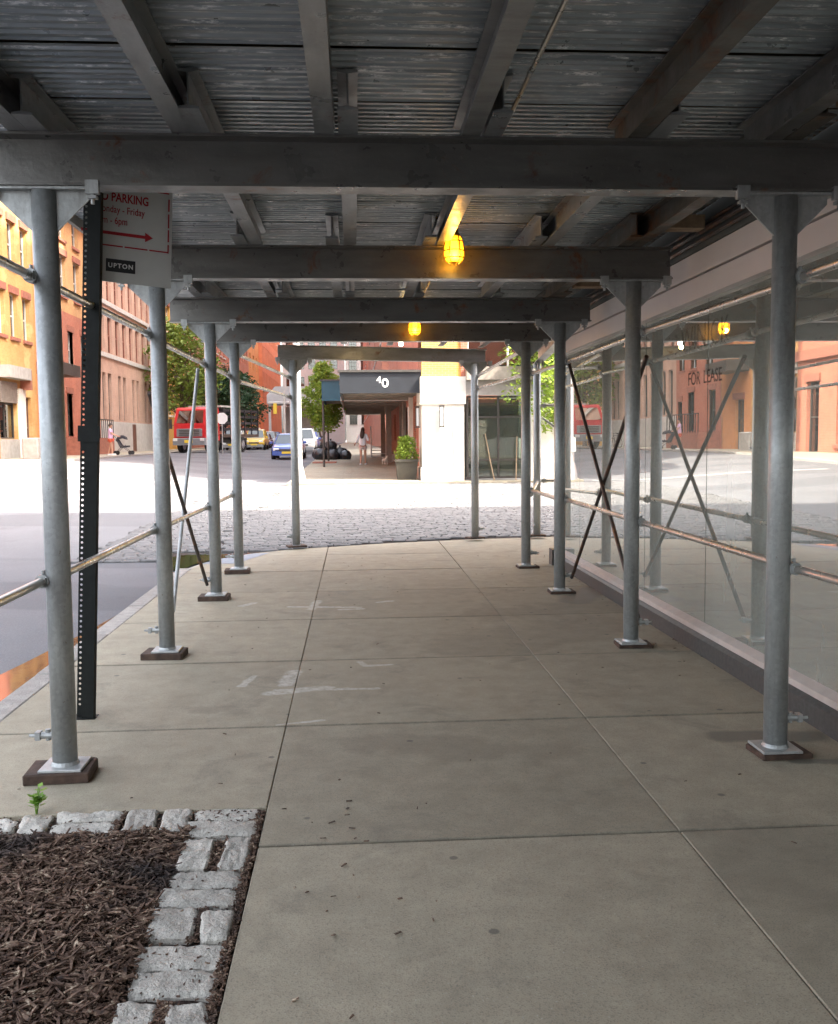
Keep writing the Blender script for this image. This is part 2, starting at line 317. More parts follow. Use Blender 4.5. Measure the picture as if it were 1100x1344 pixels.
# ------------------------------------------------------------------ mesh helpers
class MB:
    def __init__(s): s.v = []; s.f = []
    def add(s, vs, fs):
        o = len(s.v); s.v += [tuple(q) for q in vs]; s.f += [tuple(i+o for i in f) for f in fs]; return s
    def box(s, lo, hi, T=None):
        (a, b, c), (d, e, f) = lo, hi
        vs = [(a, b, c), (d, b, c), (d, e, c), (a, e, c), (a, b, f), (d, b, f), (d, e, f), (a, e, f)]
        if T is not None: vs = [T @ Vector(q) for q in vs]
        return s.add(vs, [(0, 3, 2, 1), (4, 5, 6, 7), (0, 1, 5, 4), (1, 2, 6, 5), (2, 3, 7, 6), (3, 0, 4, 7)])
    def bbox(s, lo, hi, b=.01, T=None):
        """box with chamfered top edges and corners"""
        (x0, y0, z0), (x1, y1, z1) = lo, hi
        ring = lambda i, z: [(x0+i, y0, z), (x1-i, y0, z), (x1, y0+i, z), (x1, y1-i, z), (x1-i, y1, z), (x0+i, y1, z), (x0, y1-i, z), (x0, y0+i, z)]
        top = [(x0+b, y0+b, z1), (x1-b, y0+b, z1), (x1-b, y1-b, z1), (x0+b, y1-b, z1)]
        a, c = ring(b, z0), ring(b, z1-b)
        vs = a+c+top
        fs = [(0, 7, 6, 5, 4, 3, 2, 1)]+[(i, (i+1) % 8, 8+(i+1) % 8, 8+i) for i in range(8)]
        fs += [(8, 9, 17, 16), (9, 10, 17), (10, 11, 18, 17), (11, 12, 18), (12, 13, 19, 18), (13, 14, 19), (14, 15, 16, 19), (15, 8, 16), (16, 17, 18, 19)]
        if T is not None: vs = [T @ Vector(q) for q in vs]
        return s.add(vs, fs)
    def tube(s, p0, p1, r, n=12, r1=None, caps=True):
        p0, p1 = Vector(p0), Vector(p1); r1 = r if r1 is None else r1
        q = (p1-p0).to_track_quat('Z', 'Y'); vs = []
        for p, rr in ((p0, r), (p1, r1)):
            vs += [p+q @ Vector((math.cos(2*math.pi*i/n)*rr, math.sin(2*math.pi*i/n)*rr, 0)) for i in range(n)]
        fs = [(i, (i+1) % n, n+(i+1) % n, n+i) for i in range(n)]
        if caps: fs += [tuple(range(n-1, -1, -1)), tuple(range(n, 2*n))]
        return s.add(vs, fs)
    def path(s, pts, r, n=8, r1=None):
        k = len(pts)-1
        for i in range(k):
            ra = r if r1 is None else r+(r1-r)*i/k; rb = r if r1 is None else r+(r1-r)*(i+1)/k
            s.tube(pts[i], pts[i+1], ra, n, rb)
        return s
    def lathe(s, prof, n=16, c=(0, 0, 0)):
        vs = [(c[0]+r*math.cos(2*math.pi*i/n), c[1]+r*math.sin(2*math.pi*i/n), c[2]+z) for r, z in prof for i in range(n)]
        fs = [(j*n+i, j*n+(i+1) % n, (j+1)*n+(i+1) % n, (j+1)*n+i) for j in range(len(prof)-1) for i in range(n)]
        return s.add(vs, fs)
    def prism(s, poly, o, u, v, w, th):
        """polygon (a,b) in plane u,v at o, extruded th along w"""
        o, u, v, w = Vector(o), Vector(u), Vector(v), Vector(w); n = len(poly)
        vs = [o+u*a+v*b for a, b in poly]+[o+u*a+v*b+w*th for a, b in poly]
        return s.add(vs, [tuple(range(n-1, -1, -1)), tuple(range(n, 2*n))]+[(i, (i+1) % n, n+(i+1) % n, n+i) for i in range(n)])
    def ibeam(s, p0, p1, h, w, tf=.012, tw=.009, upv=(0, 0, 1)):
        """I section; p0,p1 on the bottom centre line"""
        p0, p1 = Vector(p0), Vector(p1); d = (p1-p0).normalized(); z = Vector(upv); x = d.cross(z).normalized(); a, b = w/2, tw/2
        poly = [(-a, 0), (a, 0), (a, tf), (b, tf+.006), (b, h-tf-.006), (a, h-tf), (a, h), (-a, h), (-a, h-tf), (-b, h-tf-.006), (-b, tf+.006), (-a, tf)]
        vs = [p+x*q+z*t for p in (p0, p1) for q, t in poly]; n = 12
        return s.add(vs, [tuple(range(n)), tuple(range(2*n-1, n-1, -1))]+[(i, n+i, n+(i+1) % n, (i+1) % n) for i in range(n)])
    def mesh(s, name):
        m = bpy.data.meshes.new(name); m.from_pydata([tuple(q) for q in s.v], [], s.f); m.update()
        bm = bmesh.new(); bm.from_mesh(m); bmesh.ops.recalc_face_normals(bm, faces=bm.faces); bm.to_mesh(m); bm.free(); return m
    def build(s, name, mat, parent=None, smooth=False, recalc=True):
        if recalc: m = s.mesh(name)
        else:
            m = bpy.data.meshes.new(name); m.from_pydata(s.v, [], s.f); m.update()
        if smooth:
            for p in m.polygons: p.use_smooth = True
            try: m.set_sharp_from_angle(angle=R_(38))
            except Exception: pass
        return link(name, m, mat, parent)
def link(name, mesh, mat, parent=None):
    o = bpy.data.objects.new(name, mesh); COL.objects.link(o)
    if mat and not mesh.materials: mesh.materials.append(MATS[mat])
    if parent: o.parent = parent; o.matrix_parent_inverse = Matrix.Identity(4)
    return o
def tag(o, label=None, cat=None, group=None, kind=None):
    if label: o['label'] = label
    if cat: o['category'] = cat
    if group: o['group'] = group
    if kind: o['kind'] = kind
    return o
def thing(name, label, cat, loc=(0, 0, 0), rz=0, group=None, scale=1):
    o = bpy.data.objects.new(name, None); COL.objects.link(o); o.location = loc; o.rotation_euler = (0, 0, rz); o.scale = (scale,)*3; o.empty_display_size = .2
    return tag(o, label, cat, group)
KIDS = {}
def tree_copy(root, loc, rz=0, label=None, group=None, scale=None):
    def cp(o, par):
        c = o.copy(); COL.objects.link(c); c.parent = par
        for k in o.children: cp(k, c)
        return c
    r = cp(root, None); r.location = loc; r.rotation_euler = (0, 0, rz)
    if label: r['label'] = label
    if group: r['group'] = group
    if scale: r.scale = (scale,)*3
    return r
def sst(a, b, x):
    t = max(0, min(1, (x-a)/(b-a))); return t*t*(3-2*t)
def gz(x, y):
    """height of the pavement level: flat under the shed, rising gently beyond, the far side of the street higher"""
    c = .0125*max(0, min(y, 76)-12); l = .84*sst(8, 46, y)
    return c+(l-c)*sst(-3, -11, x)
def rz_(x, y): return gz(x, y)-.075
def text_mesh(txt, size, bold=0, ext=.0006, sx=1, space=1):
    cu = bpy.data.curves.new('t', 'FONT'); cu.body = txt; cu.size = size; cu.offset = bold; cu.extrude = ext
    cu.align_x = 'CENTER'; cu.align_y = 'CENTER'; cu.space_character = space; cu.resolution_u = 3
    o = bpy.data.objects.new('t', cu); COL.objects.link(o); bpy.context.view_layer.update()
    m = bpy.data.meshes.new_from_object(o.evaluated_get(bpy.context.evaluated_depsgraph_get()))
    bpy.data.objects.remove(o)
    for v in m.vertices: v.co.x *= sx
    m.materials.clear(); return m

# ================================================================== THE SETTING
def grid_sheet(name, xs, ys, zf, mat):
    b = MB(); nx = len(xs)
    b.v = [(x, y, zf(x, y)) for y in ys for x in xs]
    b.f = [(j*nx+i, j*nx+i+1, (j+1)*nx+i+1, (j+1)*nx+i) for j in range(len(ys)-1) for i in range(nx-1)]
    return b.build(name, mat, recalc=False)
xs = [-600, -200, -80, -40, -25]+[-20+k for k in range(26)]+[8, 12, 18, 30, 80, 200, 600]
ys = [-400, -100, -30, -10, 0, 4, 8]+[10+2*k for k in range(35)]+[85, 95, 120, 160, 220, 400, 900]
tag(grid_sheet('road', xs, ys, rz_, 'asphalt'), 'grey asphalt street surface beside the shed', 'road', kind='structure')

def flag_sheet(name, poly, mat, th=.1, z0=0.0, n=None):
    """a pavement polygon following gz, top at gz+z0"""
    b = MB(); k = len(poly)
    b.v = [(x, y, gz(x, y)+z0) for x, y in poly]+[(x, y, gz(x, y)+z0-th) for x, y in poly]
    b.f = [tuple(range(k)), tuple(range(2*k-1, k-1, -1))]+[(i, k+i, k+(i+1) % k, (i+1) % k) for i in range(k)]
    return b
# --- near sidewalk: bed and concrete slabs
corner = [(-2.05, 12.3), (-1.9, 13.0), (-1.5, 13.65), (-.9, 14.15), (0, 14.55), (1.0, 14.9), (2.0, 15.12), (3.2, 15.3), (5, 15.4), (9, 15.45), (9, 12.6), (2.58, 12.2)]
bed = MB()
bed.add([(x, y, -.03) for x, y in [(-.38, -4), (2.58, -4)]+[(2.58, 12.2), (9, 12.6)]+[(9, 15.43), (3.2, 15.28), (2, 15.1), (1, 14.88), (0, 14.53), (-.9, 14.13), (-1.5, 13.63), (-1.9, 12.98), (-2.05, 12.3), (-2.05, 4.15), (-.38, 4.15)]], [tuple(range(15))])
sidewalk = tag(bed.build('sidewalk', 'soil'), 'shaded concrete sidewalk under the shed', 'sidewalk', kind='structure')
def slab(x0, x1, y0, y1, poly=None):
    gx, gy = .0015, .0085; b = MB()
    if poly is None:
        b.bbox((x0+gx, y0+gy, -.1), (x1-gx, y1-gy, rnd.uniform(-.002, .002)), .004)
    else:
        k = len(poly); b.add([(x, y, 0) for x, y in poly]+[(x, y, -.1) for x, y in poly], [tuple(range(k)), tuple(range(2*k-1, k-1, -1))]+[(i, k+i, k+(i+1) % k, (i+1) % k) for i in range(k)])
    b.build('slab', 'pavement_concrete', sidewalk)
rows = [-4.27, -2.67, -1.07, .53, 2.13, 3.73, 5.33, 6.93, 8.53, 10.13, 11.73]
for a, c in zip(rows, rows[1:]):
    slab(-.4, 1.3, a, c); slab(1.3, 2.59, a, c)
    if a >= 5.3: slab(-2.05, -.4, a, c)
slab(-2.05, -.4, 4.13, 5.33)
slab(0, 0, 0, 0, [(-2.044, 11.736), (-.406, 11.736), (-.406, 14.3), (-.9, 14.11), (-1.5, 13.61), (-1.88, 12.98), (-2.04, 12.3)])
slab(0, 0, 0, 0, [(-.394, 11.736), (1.294, 11.736), (1.294, 13.32), (-.394, 13.32)])
slab(0, 0, 0, 0, [(-.394, 13.335), (1.294, 13.335), (1.294, 14.92), (.5, 14.7), (-.394, 14.31)])
slab(0, 0, 0, 0, [(1.306, 11.736), (2.584, 11.736), (2.584, 12.2), (4, 12.3), (4, 15.3), (2.0, 15.08), (1.306, 14.93)])
slab(0, 0, 0, 0, [(4.012, 12.3), (9, 12.6), (9, 15.4), (4.012, 15.31)])
# --- granite kerb stones round the near sidewalk
curb = MB(); curb.box((-2.24, -6, -.24), (-2.06, 4.0, -.012)); curb = curb.build('curb', 'curb_granite')
tag(curb, 'granite kerb edging the shed sidewalk', 'curb', kind='structure')
kp = [(-2.15, 4.0+1.38*k) for k in range(7)]+[(-1.98, 13.05), (-1.56, 13.75), (-.93, 14.25), (-.02, 14.66), (1.0, 15.01), (2.0, 15.22), (3.2, 15.4), (5, 15.5), (7, 15.53), (9, 15.55)]
for (x0, y0), (x1, y1) in zip(kp, kp[1:]):
    d = Vector((x1-x0, y1-y0, 0)); T = Matrix.Translation((x0, y0, 0)) @ Matrix.Rotation(math.atan2(d.y, d.x), 4, 'Z')
    low = -.012 if y0 < 12 else -.05
    MB().bbox((.004, -.088, -.3), (d.length-.004, .088, low+rnd.uniform(-.004, .004)), .014, T).build('curb_stone', 'curb_granite', curb)
# --- cross street of granite setts: near ones singly, the rest as one
cob = grid_sheet('cobbled_street', [-3.75, -2, 0, 2, 4, 6, 9, 12, 16, 24], [13.36, 15, 16, 18, 20, 22, 24, 26, 28, 30.2], lambda x, y: rz_(x, y)+.004, 'soil')
tag(cob, 'cross street paved with grey granite setts', 'street', kind='structure')
def sett(b, x, y, l, w, h=.05):
    z = rz_(x, y)-.012; e = .018; j = lambda a: rnd.uniform(-a, a); t = h+j(.008)
    a, c = l/2, w/2
    vs = [(x+sx*a+j(.006), y+sy*c+j(.004), z) for sx, sy in ((-1, -1), (1, -1), (1, 1), (-1, 1))]
    v2 = [(q[0], q[1], z+t-.015) for q in vs]
    v3 = [(x+sx*(a-e)+j(.004), y+sy*(c-e)+j(.004), z+t+j(.003)) for sx, sy in ((-1, -1), (1, -1), (1, 1), (-1, 1))]
    b.add(vs+v2+v3, [(i, (i+1) % 4, 4+(i+1) % 4, 4+i) for i in range(4)]+[(4+i, 4+(i+1) % 4, 8+(i+1) % 4, 8+i) for i in range(4)]+[(8, 9, 10, 11)])
cells = []; yy = 13.4; r = 0
def inside_walk(x, y):
    if x < -2.2: return False
    edge = None
    for (x0, y0), (x1, y1) in zip(kp[6:], kp[7:]):
        if x0 <= x <= x1: edge = y0+(y1-y0)*(x-x0)/(x1-x0)
    return edge is None or y < edge+.17
while yy < 30:
    x = -3.95+rnd.uniform(0, .2)
    while x < 11:
        l = rnd.uniform(.19, .27)
        if not (x < -1.5 and x > -2.75 and yy < 14.25) and not inside_walk(x+l/2, yy) and not inside_walk(x, yy): cells.append((x+l/2, yy+rnd.uniform(-.006, .006)+.05*math.sin(x*.7), l-.016))
        x += l
    yy += .135; r += 1
vis = sorted(cells, key=lambda c: c[1]+ (100 if abs(c[0]*464/1264/max(1, 1)) > 99 or c[0] < -3.2 or c[0] > c[1]*.2 else 0))
for c in vis[:300]:
    b = MB(); sett(b, c[0], c[1], c[2], .118); b.build('sett', 'cobble_granite', cob)
b = MB()
for c in vis[300:]: sett(b, c[0], c[1], c[2], .118)
tag(b.build('setts', 'cobble_granite', cob), kind='stuff')
# --- far pavements
def far_walk(name, poly, mat, label):
    o = flag_sheet(name, poly, mat, .3).build(name, mat)
    return tag(o, label, 'sidewalk', kind='structure')
ry = [33, 36, 40, 44, 48, 54, 60, 68, 76, 90, 130, 220]
def strip_walk(name, x0, x1, ys_, mat, label, slabs=None):
    b = MB()
    for (a, c) in zip(ys_, ys_[1:]):
        o = len(b.v)
        b.v += [(x0, a, gz(x0, a)), (x1, a, gz(x1, a)), (x1, c, gz(x1, c)), (x0, c, gz(x0, c)), (x0, a, gz(x0, a)-.3), (x1, a, gz(x1, a)-.3), (x1, c, gz(x1, c)-.3), (x0, c, gz(x0, c)-.3)]
        b.f += [(o, o+1, o+2, o+3), (o, o+3, o+7, o+4), (o+1, o+5, o+6, o+2), (o, o+4, o+5, o+1)]
    return tag(b.build(name, mat), label, 'sidewalk', kind='structure')
fr = strip_walk('far_sidewalk', -2.1, 2.6, [30.2, 33]+ry[1:], 'pavement_concrete', 'concrete sidewalk running under the dark canopy past the corner')
for (a, c) in ((30.2, 32.6), (32.6, 35), (35, 37.4), (37.4, 39.8), (39.8, 42.2), (42.2, 44.6), (44.6, 47), (47, 49.4)):
    for x0, x1 in ((-2.1, -.1), (-.1, 2.1)):
        q = [(x0+.01, a+.01), (x1-.01, a+.01), (x1-.01, c-.01), (x0+.01, c-.01)]
        b = flag_sheet('slab', q, 'pavement_concrete', .02, .014); b.build('slab', 'pavement_concrete', fr)
o = strip_walk('corner_sidewalk', 2.6, 16, [30.2-.0, 30.9], 'pavement_concrete', 'sunlit narrow pavement in front of the white corner building')
lw = strip_walk('opposite_sidewalk', -16.2, -12.2, [6, 12, 18, 24, 30, 34, 38, 42, 46, 50, 56, 62, 70, 76, 90, 130, 220], 'pavement_concrete', 'pavement along the brick buildings across the street')
for a in [20+3*k for k in range(20)]:
    q = [(-12.42, a+.01), (-12.13, a+.01), (-12.13, a+2.99), (-12.42, a+2.99)]
    flag_sheet('curb_stone', q, 'curb_granite', .25, .012).build('curb_stone', 'curb_granite', lw)
# --- road paint
def stripe(x0, y0, x1, y1, w, label):
    d = Vector((x1-x0, y1-y0)); n = Vector((-d.y, d.x)).normalized()*w/2; b = MB(); N = 8
    for k in range(N):
        t0, t1 = k/N, (k+1)/N; q = []
        for t, s in ((t0, 1), (t1, 1), (t1, -1), (t0, -1)):
            x, y = x0+d.x*t+n.x*s, y0+d.y*t+n.y*s; q.append((x, y, rz_(x, y)+.006))
        b.add(q, [(0, 1, 2, 3)])
    tag(b.build('road_marking', 'road_paint'), label, 'marking', kind='structure')
stripe(-10.6, 31.2, -2.6, 31.2, .35, 'worn white stop line across the side of the junction')
# --- gutter puddles mirroring the facades
def puddle(pts, label):
    b = MB(); k = len(pts); b.add([(x, y, max(rz_(p[0], p[1]) for p in pts)+.006) for x, y in pts], [tuple(range(k))])
    tag(b.build('puddle', 'puddle_water'), label, 'puddle')
puddle([(-2.245, 3.2), (-2.245, 9.6), (-2.28, 9.6), (-2.36, 8.6), (-2.44, 8.0), (-2.51, 7.4), (-2.58, 6.9), (-2.55, 6.3), (-2.62, 5.6), (-2.6, 4.5), (-2.5, 3.4)], 'long puddle in the gutter mirroring orange facades, beside the first kerb stones')
puddle([(-2.24, 12.3), (-2.12, 12.95), (-1.95, 13.3), (-1.66, 13.8), (-1.5, 13.98), (-1.55, 14.18), (-2.0, 14.2), (-2.4, 14.05), (-2.68, 13.6), (-2.66, 13.0), (-2.45, 12.5)], 'short curved puddle at the rounded kerb corner')
b = MB(); b.add([(-2.0, 12.55, .004), (-1.55, 12.55, .004), (-1.2, 13.7, .004), (-1.44, 13.6, .004), (-1.8, 13.1, .004)], [(0, 1, 2, 3, 4)])
tag(b.build('tactile_plate', 'utility_plate'), 'blue grey tactile plate set in the sidewalk corner', 'plate')

# --- tree bed with granite edging and bark mulch
def bump_h(x, y): return .012*noise.noise((x*3, y*3, 0))+.01*noise.noise((x*11, y*11, 4))
N = 30
bx = [-2.04+(-.405+2.04)*i/N for i in range(N+1)]; by = [.6+(4.14-.6)*j/N for j in range(N+1)]
bedo = grid_sheet('tree_bed', bx, by, lambda x, y: -.024+bump_h(x, y), 'soil'); tag(bedo, 'earth tree bed beside the slabs, edged with granite blocks', 'tree bed', kind='structure')
ST = [[(-0.703, 4.147), (-0.429, 4.131), (-0.423, 4.007), (-0.693, 4.032)], [(-0.707, 4.009), (-0.44, 3.985), (-0.429, 3.841), (-0.691, 3.856)], [(-0.695, 3.819), (-0.58, 3.808), (-0.575, 3.556), (-0.691, 3.555)], [(-0.526, 3.817), (-0.426, 3.808), (-0.429, 3.539), (-0.533, 3.548)], [(-0.694, 3.532), (-0.448, 3.522), (-0.436, 3.397), (-0.684, 3.408)], [(-0.707, 3.388), (-0.45, 3.37), (-0.437, 3.252), (-0.702, 3.265)], [(-0.704, 3.255), (-0.558, 3.237), (-0.548, 3.047), (-0.691, 3.051)], [(-0.533, 3.215), (-0.43, 3.212), (-0.427, 3.019), (-0.516, 3.027)], [(-0.698, 3.008), (-0.439, 2.995), (-0.425, 2.864), (-0.687, 2.875)], [(-0.683, 2.862), (-0.438, 2.849), (-0.423, 2.716), (-0.67, 2.732)], [(-0.693, 2.697), (-0.584, 2.692), (-0.571, 2.556), (-0.688, 2.566)], [(-0.549, 2.678), (-0.436, 2.671), (-0.421, 2.544), (-0.544, 2.554)], [(-0.838, 4.153), (-0.723, 4.142), (-0.72, 3.918), (-0.824, 3.913)], [(-0.994, 4.16), (-0.872, 4.156), (-0.851, 3.901), (-0.969, 3.903)], [(-1.287, 4.147), (-1.025, 4.132), (-1.02, 4.046), (-1.268, 4.051)], [(-1.276, 4.04), (-1.024, 4.029), (-1.005, 3.915), (-1.265, 3.93)], [(-1.437, 4.129), (-1.316, 4.134), (-1.295, 3.955), (-1.402, 3.942)], [(-1.581, 4.097), (-1.454, 4.101), (-1.432, 3.996), (-1.56, 3.979)]]
for k in range(4):      # edging goes on towards the camera's feet
    y = 2.52-k*.30; ST.append([(-.69, y), (-.43, y), (-.425, y-.13), (-.69, y-.13)]); ST.append([(-.69, y-.15), (-.57, y-.15), (-.57, y-.28), (-.69, y-.28)]); ST.append([(-.54, y-.15), (-.43, y-.15), (-.43, y-.28), (-.54, y-.28)])
ST += [[(-1.87, 4.12), (-1.61, 4.12), (-1.6, 4.0), (-1.86, 4.0)], [(-1.87, 3.98), (-1.61, 3.98), (-1.6, 3.86), (-1.86, 3.86)]]
def granite_block(q, i):
    n, m = 15, 9; b = MB(); Q = [Vector(p) for p in q]; c0 = (Q[0]+Q[1]+Q[2]+Q[3])/4; Q = [c0+(p-c0)*1.07 for p in Q]; top = .002+rnd.uniform(-.004, .007)
    idx = {}
    for j in range(m):
        for k in range(n):
            u, v = k/(n-1), j/(m-1)
            p = (Q[0]*(1-u)+Q[1]*u)*(1-v)+(Q[3]*(1-u)+Q[2]*u)*v
            eu, ev = abs(2*u-1), abs(2*v-1); e = max(eu, ev)
            edge = (e > .99); fall = .009*(eu**14)+.009*(ev**14)
            z = top-fall+.008*noise.noise((p.x*16+i, p.y*16, i*3.1))+.007*noise.noise((p.x*48, p.y*48, i))
            off = Vector((noise.noise((p.x*15, p.y*15, 7+i)), noise.noise((p.x*15, p.y*15, 19+i))))*.009
            if eu > .99 and ev > .99: c = (Q[0]+Q[1]+Q[2]+Q[3])/4; p = p+(c-p)*.05
            p = p+off; idx[j, k] = len(b.v); b.v.append((p.x, p.y, z))
    for j in range(m-1):
        for k in range(n-1): b.f.append((idx[j, k], idx[j+1, k], idx[j+1, k+1], idx[j, k+1]))
    rim = [idx[0, k] for k in range(n)]+[idx[j, n-1] for j in range(1, m)]+[idx[m-1, k] for k in range(n-2, -1, -1)]+[idx[j, 0] for j in range(m-2, 0, -1)]
    o = len(b.v); b.v += [(b.v[i_][0], b.v[i_][1], -.1) for i_ in rim]; L = len(rim)
    b.f += [(rim[a], rim[(a+1) % L], o+(a+1) % L, o+a) for a in range(L)]
    b.build('granite_block', 'granite', bedo, smooth=True)
for i, q in enumerate(ST): granite_block(q, i)
b = MB()
def chip(b, x, y, z, l, w, t):
    q = Matrix.Translation((x, y, z)) @ Matrix.Rotation(rnd.uniform(0, 6.28), 4, 'Z') @ Matrix.Rotation(rnd.gauss(0, .3), 4, 'X') @ Matrix.Rotation(rnd.gauss(0, .22), 4, 'Y')
    a, c, d = l/2, w/2, t/2; k = rnd.uniform(.3, 1)
    vs = [(-a, -c, -d), (a, -c*k, -d), (a, c*k, -d), (-a, c, -d), (-a*.9, -c, d), (a*.9, -c*k, d), (a*.9, c*k, d), (-a, c*.8, d)]
    b.add([q @ Vector(v) for v in vs], [(4, 5, 6, 7), (0, 1, 5, 4), (1, 2, 6, 5), (2, 3, 7, 6), (3, 0, 4, 7)])
for k in range(27000):
    x, y = rnd.uniform(-2.02, -.70), rnd.uniform(1.2, 3.93)
    if rnd.random() < .5: y = rnd.uniform(2.3, 3.93); x = rnd.uniform(-1.6, -.7)
    chip(b, x, y, -.014+bump_h(x, y)+rnd.uniform(0, .02), .008+.034*rnd.random()**1.7, rnd.uniform(.0025, .008), rnd.uniform(.0015, .004))
    if k % 11 == 0: chip(b, x+.01, y-.02, .004+bump_h(x, y)+rnd.uniform(0, .014), rnd.uniform(.035, .075), rnd.uniform(.006, .014), rnd.uniform(.002, .005))
for k in range(4200):   # in the joints between the stones and along the slab edge
    if rnd.random() < .45: x, y = rnd.uniform(-.44, -.405), rnd.uniform(1.5, 4.1)
    elif rnd.random() < .22: x, y = rnd.uniform(-.72, -.42), rnd.uniform(1.5, 4.1)
    elif rnd.random() < .7: x, y = rnd.uniform(-.74, -.68), rnd.uniform(1.5, 3.95)
    else: x, y = rnd.uniform(-1.9, -.42), rnd.uniform(3.85, 4.13)
    chip(b, x, y, -.008+rnd.uniform(0, .010), rnd.uniform(.006, .02), rnd.uniform(.0025, .006), rnd.uniform(.002, .005))
for (x0, x1, y0, y1) in ((-.585, -.52, 3.54, 3.82), (-.565, -.52, 3.02, 3.24), (-.585, -.54, 2.55, 2.69), (-.72, -.69, 2.5, 4.0), (-1.03, -1.0, 3.9, 4.14)):
    for k in range(240):
        x, y = rnd.uniform(x0, x1), rnd.uniform(y0, y1); chip(b, x, y, rnd.uniform(-.012, .002), rnd.uniform(.006, .022), rnd.uniform(.003, .007), .003)
tag(b.build('mulch', 'mulch_bark', recalc=False), 'brown shredded bark mulch filling the tree bed', 'mulch', kind='stuff')
b = MB()
for k in range(230):
    x, y = rnd.uniform(-2, 2.5), rnd.uniform(2.2, 13)
    if x < -.4 and y < 4.2: continue
    if rnd.random() < .5: x = 2.57-abs(rnd.gauss(0, .06))
    chip(b, x, y, .005, rnd.uniform(.005, .024), rnd.uniform(.003, .008), .003)
for k in range(22):
    chip(b, rnd.uniform(-.4, .1)+rnd.random()**3*.4, rnd.uniform(2.3, 4.2), .005, rnd.uniform(.01, .035), rnd.uniform(.004, .011), .003)
tag(b.build('litter_chips', 'mulch_bark'), 'dark bark crumbs scattered over the concrete slabs', 'litter', kind='stuff')
for (x, y, a, lab) in ((-1.37, 3.46, .9, 'white scrap of paper lying flat in the mulch'), (-1.33, 3.33, -.2, 'white torn paper scrap beside another in the mulch')):
    T = Matrix.Translation((x, y, .022)) @ Matrix.Rotation(a, 4, 'Z') @ Matrix.Rotation(.25, 4, 'Y')
    bb = MB(); bb.add([T @ Vector(v) for v in ((-.03, -.008, 0), (0, -.009, .006), (.028, -.006, .001), (.031, .008, .003), (.002, .007, .009), (-.028, .009, .002))], [(0, 1, 4, 5), (1, 2, 3, 4)])
    tag(bb.build('paper_scrap', 'sign_white_print'), lab, 'paper')

# ================================================================== THE SIDEWALK SHED
shed = thing('sidewalk_shed', 'steel sidewalk shed of pipe posts, I-beams and corrugated decking over the pavement', 'scaffold', (0, 0, 0))
XL, XR, HP = -1.40, 2.094, 2.757
BY = [-.46, 2.08, 4.615, 7.152, 9.715, 11.66]
pm = MB()
pm.tube((0, 0, .012), (0, 0, HP-.014), .0575, 28); pm_mesh = pm.mesh('post')
for p in pm_mesh.polygons: p.use_smooth = len(p.vertices) == 4
pm_mesh.materials.append(MATS['galvanised'])
bp = MB(); bp.bbox((-.1, -.1, 0), (.1, .1, .012), .003); bp.lathe([(.057, .012), (.066, .012), (.062, .022), (.058, .03)], 24); bp_mesh = bp.mesh('base_plate'); bp_mesh.materials.append(MATS['galvanised'])
gm = MB()
for s in (1, -1):
    gm.prism([(.05*s, HP-.205), (.05*s, HP-.012), (.205*s, HP-.012), (.205*s, HP-.05)], (0, -.005, 0), (1, 0, 0), (0, 0, 1), (0, 1, 0), .010)
gm.box((-.23, -.05, HP-.013), (.23, .05, HP-.001)); gm_mesh = gm.mesh('gusset'); gm_mesh.materials.append(MATS['galvanised'])
def clamp(s):
    cl = MB(); cl.box((.235*s-.03, -.075, HP-.04), (.235*s+.03, -.045, HP+.022)); cl.tube((.235*s, -.06, HP-.085), (.235*s, -.06, HP-.03), .009, 8); cl.box((.235*s-.02, -.078, HP-.062), (.235*s+.02, -.042, HP-.048))
    m = cl.mesh('beam_clamp'); m.materials.append(MATS['galvanised']); return m
cl_mesh, cl_mesh2 = clamp(1), clamp(-1)
def fitting(s):
    f = MB(); f.tube((s*.05, -.0, .155), (s*.12, -.0, .155), .017, 10); f.tube((s*.075, 0, .13), (s*.075, 0, .185), .012, 8); f.box((s*.12-.012, -.022, .135), (s*.12+.012, .022, .175)); f.tube((s*.12, -.01, .155), (s*.16, -.01, .157), .008, 8)
    m = f.mesh('brace_fitting'); m.materials.append(MATS['galvanised']); return m
ft = {1: fitting(1), -1: fitting(-1)}
def add_post(x, y, z, side, rz=0, lean=0):
    o = link('post', pm_mesh, None, shed); o.location = (x, y, z); o.rotation_euler = (0, lean, rz); o.scale = (1, 1, (HP-z)/HP if z else 1)
    for nm, m in (('base_plate', bp_mesh), ('gusset', gm_mesh), ('beam_clamp', cl_mesh), ('beam_clamp', cl_mesh2), ('brace_fitting', ft[side])):
        link(nm, m, None, o)
    return o
BLK = 'dark timber sill block under the %s post of the row by the road'
blocks = []
def block(x, y, h, lab, rz=0, w=.30, d=.225):
    b = MB(); b.bbox((-w/2, -d/2, 0), (w/2, d/2, h), .006)
    o = tag(b.build('timber_block', 'timber'), lab, 'timber block', 'timber blocks under the posts'); o.location = (x, y, gz(x, y)+.002); o.rotation_euler = (0, 0, rz)
ORD = ['zeroth', 'unseen', 'first', 'second', 'third', 'fourth']
for i, y in enumerate(BY):
    dx = {2: -.0, 3: 0}.get(i, 0)
    add_post(XL+dx, y, .052, -1); add_post(XR, y, .03, 1)
    if i >= 1:
        block(XL+dx-.02, y, .048, 'dark timber block under %s' % ('the post nearest the mulch bed' if i == 2 else 'the post beside the black sign pole' if i == 3 else 'the post beside the tactile plate' if i == 5 else 'the cross-braced post' if i == 4 else 'the post standing in the tree bed'), .06*(i % 3-1)) if i != 1 else None
        block(XR+.02, y, .026, 'thin timber pad under the post on the %s' % {1: 'slab before the damp patch', 2: 'damp patch by the shop glass', 3: 'near foot of the cross brace', 4: 'far foot of the cross brace', 5: 'slab at the end of the shop glass'}[i], .05*(i % 3-1), .26, .2)
